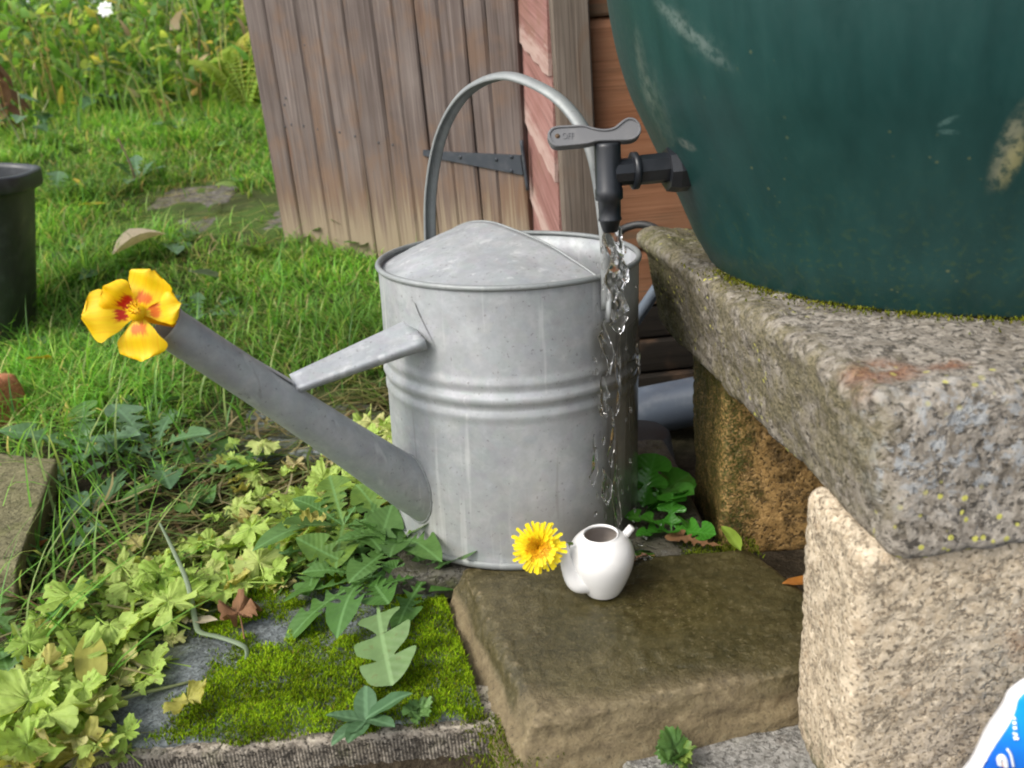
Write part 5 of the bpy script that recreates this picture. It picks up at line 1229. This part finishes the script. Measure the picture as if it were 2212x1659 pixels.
# keep-out test
poly_wall = np.array([PL[:2], PD[:2], PP[:2], (PR+BK)[:2], (PL+BK)[:2]])
def inside(P, poly):
    x, y = P[:, 0], P[:, 1]; r = np.zeros(len(P), bool); n = len(poly)
    for i in range(n):
        x0, y0 = poly[i]; x1, y1 = poly[(i+1) % n]
        c = ((y0 > y) != (y1 > y)) & (x < (x1-x0)*(y-y0)/((y1-y0) if y1 != y0 else 1e-9)+x0); r ^= c
    return r
def scatter(n, x0, x1, y0, y1, dens):
    P = np.stack([rng.uniform(x0, x1, n*4), rng.uniform(y0, y1, n*4), np.zeros(n*4)], 1)
    keep = rng.uniform(0, 1, len(P)) < dens(P); P = P[keep][:n]; P[:, 2] = hzn(P[:, 0], P[:, 1]); return P
bare = [on_ground(400, 430), on_ground(540, 478), on_ground(470, 455), on_ground(615, 930), on_ground(330, 480)]
def lawn_density(P):
    x, y = P[:, 0], P[:, 1]; d = np.clip(1.5/y, .0, 1.)**1.1*1.0
    d = d*(.30+.70*sstep(-.45, .35, fbm(P, 5, 3)))
    d *= (np.abs(x+.0) < .82*y+.55)
    for q, r in zip(bare, (.20, .24, .20, .13, .13)): d *= .06+.94*sstep(r*.6, r*1.15, np.hypot(x-q[0], (y-q[1])*1.3)+.05*fbm(P, 12, 2))
    d[inside(P, poly_wall)] = 0; d *= (x < .03-.0*y)|(y > 3.2)
    d *= .26+.74*sstep(1.15, 1.9, y+.2*fbm(P, 3, 2)); d *= sstep(.86, 1.25, y+.12*fbm(P, 7, 2))*.94+.06*(y > .62)*(x < -.28)
    d *= ~((np.hypot(x-CX, y-CY) < .16))
    return d
n = 140000
P = scatter(n, -3.6, .45, .6, 4.3, lawn_density); n = len(P)
tus = sstep(.05, .9, fbm(P, 3.1, 3)); bri = 1+.34*fbm(P, 4.2, 3); fg = sstep(1.9, 1.1, P[:, 1])
H = (.022+.042*rng.uniform(0, 1, n)**1.6+.075*tus*rng.uniform(.3, 1, n))*(1-.0*fg)*(.75+.25*sstep(1., 2.2, P[:, 1]))
near_door = np.exp(-(((P[:, 0]+.26)/.15)**2+((P[:, 1]-1.42)/.14)**2)); H *= 1+1.3*near_door
cols = palette(n, [(.15, .36, .05), (.22, .49, .07), (.32, .58, .11), (.44, .57, .15), (.62, .54, .26), (.08, .21, .03)], [3, 4, 3, 2., 1.1, 1.2])
dk = sstep(.2, 1., fbm(P, 2.3, 3)); cols *= (1-.25*dk)[:, None]
cols *= np.clip(bri, .5, 1.6)[:, None]
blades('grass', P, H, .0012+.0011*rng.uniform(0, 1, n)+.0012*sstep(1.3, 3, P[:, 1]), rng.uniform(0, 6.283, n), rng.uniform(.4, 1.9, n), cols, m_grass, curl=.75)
# longer loose blades near the can and in the weeds
def loose(n, centre, spread, Hr, stops, wts, name, lean=(.4, 1.3), wd=(.0012, .0026)):
    c = np.array([centre[rng.integers(len(centre))] for _ in range(n)]); P = c+np.concatenate([rng.normal(0, spread, (n, 2)), np.zeros((n, 1))], 1); P[:, 2] = hzn(P[:, 0], P[:, 1])
    ok = (~inside(P, poly_wall)) & (np.hypot(P[:, 0]-CX, P[:, 1]-CY) > .15) & (P[:, 0] < .05); P = P[ok]; n = len(P)
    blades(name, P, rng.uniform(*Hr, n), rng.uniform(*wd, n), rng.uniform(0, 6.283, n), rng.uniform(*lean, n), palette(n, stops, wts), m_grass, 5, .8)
loose(380, [on_ground(*q) for q in [(600, 720), (680, 640), (560, 820), (700, 760), (450, 900), (150, 900), (120, 1060), (200, 1050), (330, 860), (60, 760), (30, 1400), (160, 1240), (90, 1330), (250, 800)]], .06, (.06, .17), [(.12, .30, .04), (.19, .40, .06), (.32, .42, .13), (.07, .19, .03)], [3, 3, 1.5, .8], 'long_grass')
# dry cut grass lying about
def flat_straw(n, centre, spread, name, cols_):
    vf = []; C = []
    P = np.array([centre[rng.integers(len(centre))] for _ in range(n)])+np.concatenate([rng.normal(0, spread, (n, 2)), np.zeros((n, 1))], 1); ok = (np.hypot(P[:, 0]-CX, P[:, 1]-CY) > .155); P = P[ok]; n = len(P)
    P[:, 2] = np.maximum(hzn(P[:, 0], P[:, 1]), -.05)+rng.uniform(.008, .026, n)
    L = rng.uniform(.05, .15, n); yaw = rng.normal(.25, .75, n); wd = rng.uniform(.0008, .0022, n); V = np.zeros((n, 8, 3)); Cc = np.ones((n, 8, 4)); pal = palette(n, *cols_)
    for i in range(4):
        f = i/3-.5; cx = P[:, 0]+np.cos(yaw)*L*f-np.sin(yaw)*L*.25*f*f; cy = P[:, 1]+np.sin(yaw)*L*f+np.cos(yaw)*L*.25*f*f; cz = P[:, 2]+.010*rng.normal(0, .5, n)*(f+.5)
        tp = wd*(1 if i < 3 else .3)
        V[:, 2*i] = np.stack([cx-np.sin(yaw)*tp, cy+np.cos(yaw)*tp, cz], 1); V[:, 2*i+1] = np.stack([cx+np.sin(yaw)*tp, cy-np.cos(yaw)*tp, cz+.0006], 1); Cc[:, 2*i, :3] = pal; Cc[:, 2*i+1, :3] = pal
    b = (np.arange(n)*8)[:, None]; Fq = np.concatenate([b+np.array([[2*i, 2*i+1, 2*i+3, 2*i+2]]) for i in range(3)], 1).reshape(-1, 4)
    me = mesh(name, V.reshape(-1, 3), Fq, m_grass); at = me.color_attributes.new('Col', 'FLOAT_COLOR', 'POINT'); at.data.foreach_set('color', Cc.reshape(-1).astype(np.float32)); o = link(name, me); tag(o, kind='stuff')
flat_straw(1250, [on_ground(*q) for q in [(560, 1080), (640, 1060), (700, 1000), (500, 1120), (420, 1180), (760, 900), (600, 980), (480, 960), (380, 1230), (300, 1290), (800, 850), (560, 760), (400, 820), (220, 1200), (180, 1340), (120, 1480)]], .055, 'dry_cut_grass', ([(.34, .30, .14), (.42, .36, .20), (.20, .25, .08), (.16, .24, .07), (.26, .17, .09)], [3, 2, 3, 3, 1]))
flat_straw(700, [on_ground(*q) for q in [(300, 480), (420, 520), (250, 560), (520, 600), (420, 640), (640, 560), (300, 360), (460, 380), (200, 470), (560, 680)]], .14, 'dry_cut_grass', ([(.44, .38, .20), (.34, .36, .13), (.24, .18, .09)], [3, 3, 1]))
# moss cushions on the flagstone
def moss_dens(P):
    d = sstep(-.62, -.25, fbm(P, 16, 3)+.36)*(.55+.45*sstep(-.3, .3, fbm(P, 60, 2)))
    edge = sstep(-.325-.05*sstep(.66, .76, P[:, 1]), -.300-.05*sstep(.66, .76, P[:, 1]), P[:, 0]+.018*fbm(P, 25, 3)); return d*edge*sstep(.800, .77, P[:, 1])*sstep(.549, .555, P[:, 1]+.006*fbm(P, 40, 2))
n = 62000; P = np.stack([rng.uniform(-.39, -.04, n*2), rng.uniform(.548, .80, n*2), np.zeros(n*2)], 1); P = P[rng.uniform(0, 1, n*2) < moss_dens(P)]
P = P[P[:, 0] < -.047-(P[:, 1]-.56)*.24]; n = len(P); cush = sstep(-.6, .7, fbm(P, 38, 3)); P[:, 2] = -.029+.0045*cush-.004*sstep(.560, .552, P[:, 1])
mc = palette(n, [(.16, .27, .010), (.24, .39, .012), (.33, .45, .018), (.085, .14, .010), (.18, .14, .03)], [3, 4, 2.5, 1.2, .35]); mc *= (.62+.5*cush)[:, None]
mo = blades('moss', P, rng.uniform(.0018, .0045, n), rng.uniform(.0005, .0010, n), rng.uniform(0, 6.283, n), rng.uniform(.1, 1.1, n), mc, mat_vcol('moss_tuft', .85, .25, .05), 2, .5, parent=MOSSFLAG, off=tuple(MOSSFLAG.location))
# moss crumbs in the corners of other stones
P = np.concatenate([np.stack([rng.normal(-.03, .018, 900), rng.uniform(.50, .56, 900), np.full(900, -.033)], 1), np.stack([rng.uniform(.16, .24, 700), rng.normal(.735, .010, 700), np.full(700, -.004)], 1)]); n = len(P)
blades('moss_crumbs', P, rng.uniform(.002, .005, n), rng.uniform(.0006, .0012, n), rng.uniform(0, 6.283, n), rng.uniform(.1, 1.1, n), palette(n, [(.10, .14, .01), (.15, .18, .015), (.06, .08, .01)], [3, 3, 1]), bpy.data.materials['moss_tuft'], 2)
# algae line where the butt meets the slab
n = 2600; a = rng.uniform(2.3, 5.4, n); rr = .2365+rng.gamma(1.2, .006, n); P = np.stack([BAX[0]+rr*np.cos(a), BAX[1]+rr*np.sin(a), np.full(n, .2835)], 1); P = P[P[:, 1] > .47]; n = len(P)
blades('moss_line', P, rng.uniform(.001, .0035, n), rng.uniform(.0006, .0013, n), rng.uniform(0, 6.283, n), rng.uniform(.1, 1.1, n), palette(n, [(.13, .15, .012), (.20, .20, .02), (.07, .08, .01)], [3, 2, 2]), bpy.data.materials['moss_tuft'], 2)
# undergrowth behind the weeds, and the hedge mass beyond
def leafmass(name, n, x, y, h, size, stops, wts):
    P = np.stack([rng.uniform(*x, n), rng.uniform(*y, n), np.zeros(n)], 1); hh = h*(.45+.55*sstep(-.6, .6, fbm(P, 1.7, 3))); u = rng.uniform(0, 1, n)**.8
    P[:, 2] = hz(P[:, 0], P[:, 1])+u*hh; ok = ~inside(P, poly_wall); P = P[ok]; u = u[ok]; n = len(P)
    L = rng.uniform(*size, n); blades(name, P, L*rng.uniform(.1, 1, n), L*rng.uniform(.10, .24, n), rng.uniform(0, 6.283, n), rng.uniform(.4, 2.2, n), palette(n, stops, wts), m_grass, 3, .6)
leafmass('undergrowth', 9000, (-4.6, .3), (3.35, 4.7), .40, (.04, .12), [(.16, .36, .06), (.26, .47, .09), (.44, .56, .13), (.66, .60, .14), (.08, .18, .035), (.52, .40, .22)], [4, 4, 2, 1.0, 3, .8])
leafmass('undergrowth', 13000, (-7, 3), (4.7, 6.8), 1.15, (.08, .22), [(.09, .20, .035), (.14, .26, .055), (.26, .35, .08), (.46, .43, .10), (.05, .11, .02)], [4, 4, 2.5, 1.2, 1.5])
leafmass('hedge', 9000, (-9, 6), (7., 8.4), 2.0, (.12, .3), [(.04, .10, .02), (.08, .15, .03), (.03, .07, .012)], [4, 3, 2])

# tall thin grass, stalks and seed stems standing up out of the undergrowth
n = 2400; P = np.stack([rng.uniform(-4.4, .1, n), rng.uniform(3.05, 4.9, n), np.zeros(n)], 1); P[:, 2] = hz(P[:, 0], P[:, 1]); P = P[~inside(P, poly_wall)]; n = len(P)
blades('tall_grass', P, rng.uniform(.10, .48, n)*(.5+.5*sstep(3.0, 3.7, P[:, 1])), rng.uniform(.0018, .0052, n), rng.uniform(0, 6.283, n), rng.uniform(.05, .8, n), palette(n, [(.22, .42, .075), (.32, .50, .10), (.13, .28, .05), (.58, .48, .24), (.44, .28, .14), (.52, .55, .14)], [4, 3, 3, 1.2, .9, 1.5]), m_grass, 5, .7)
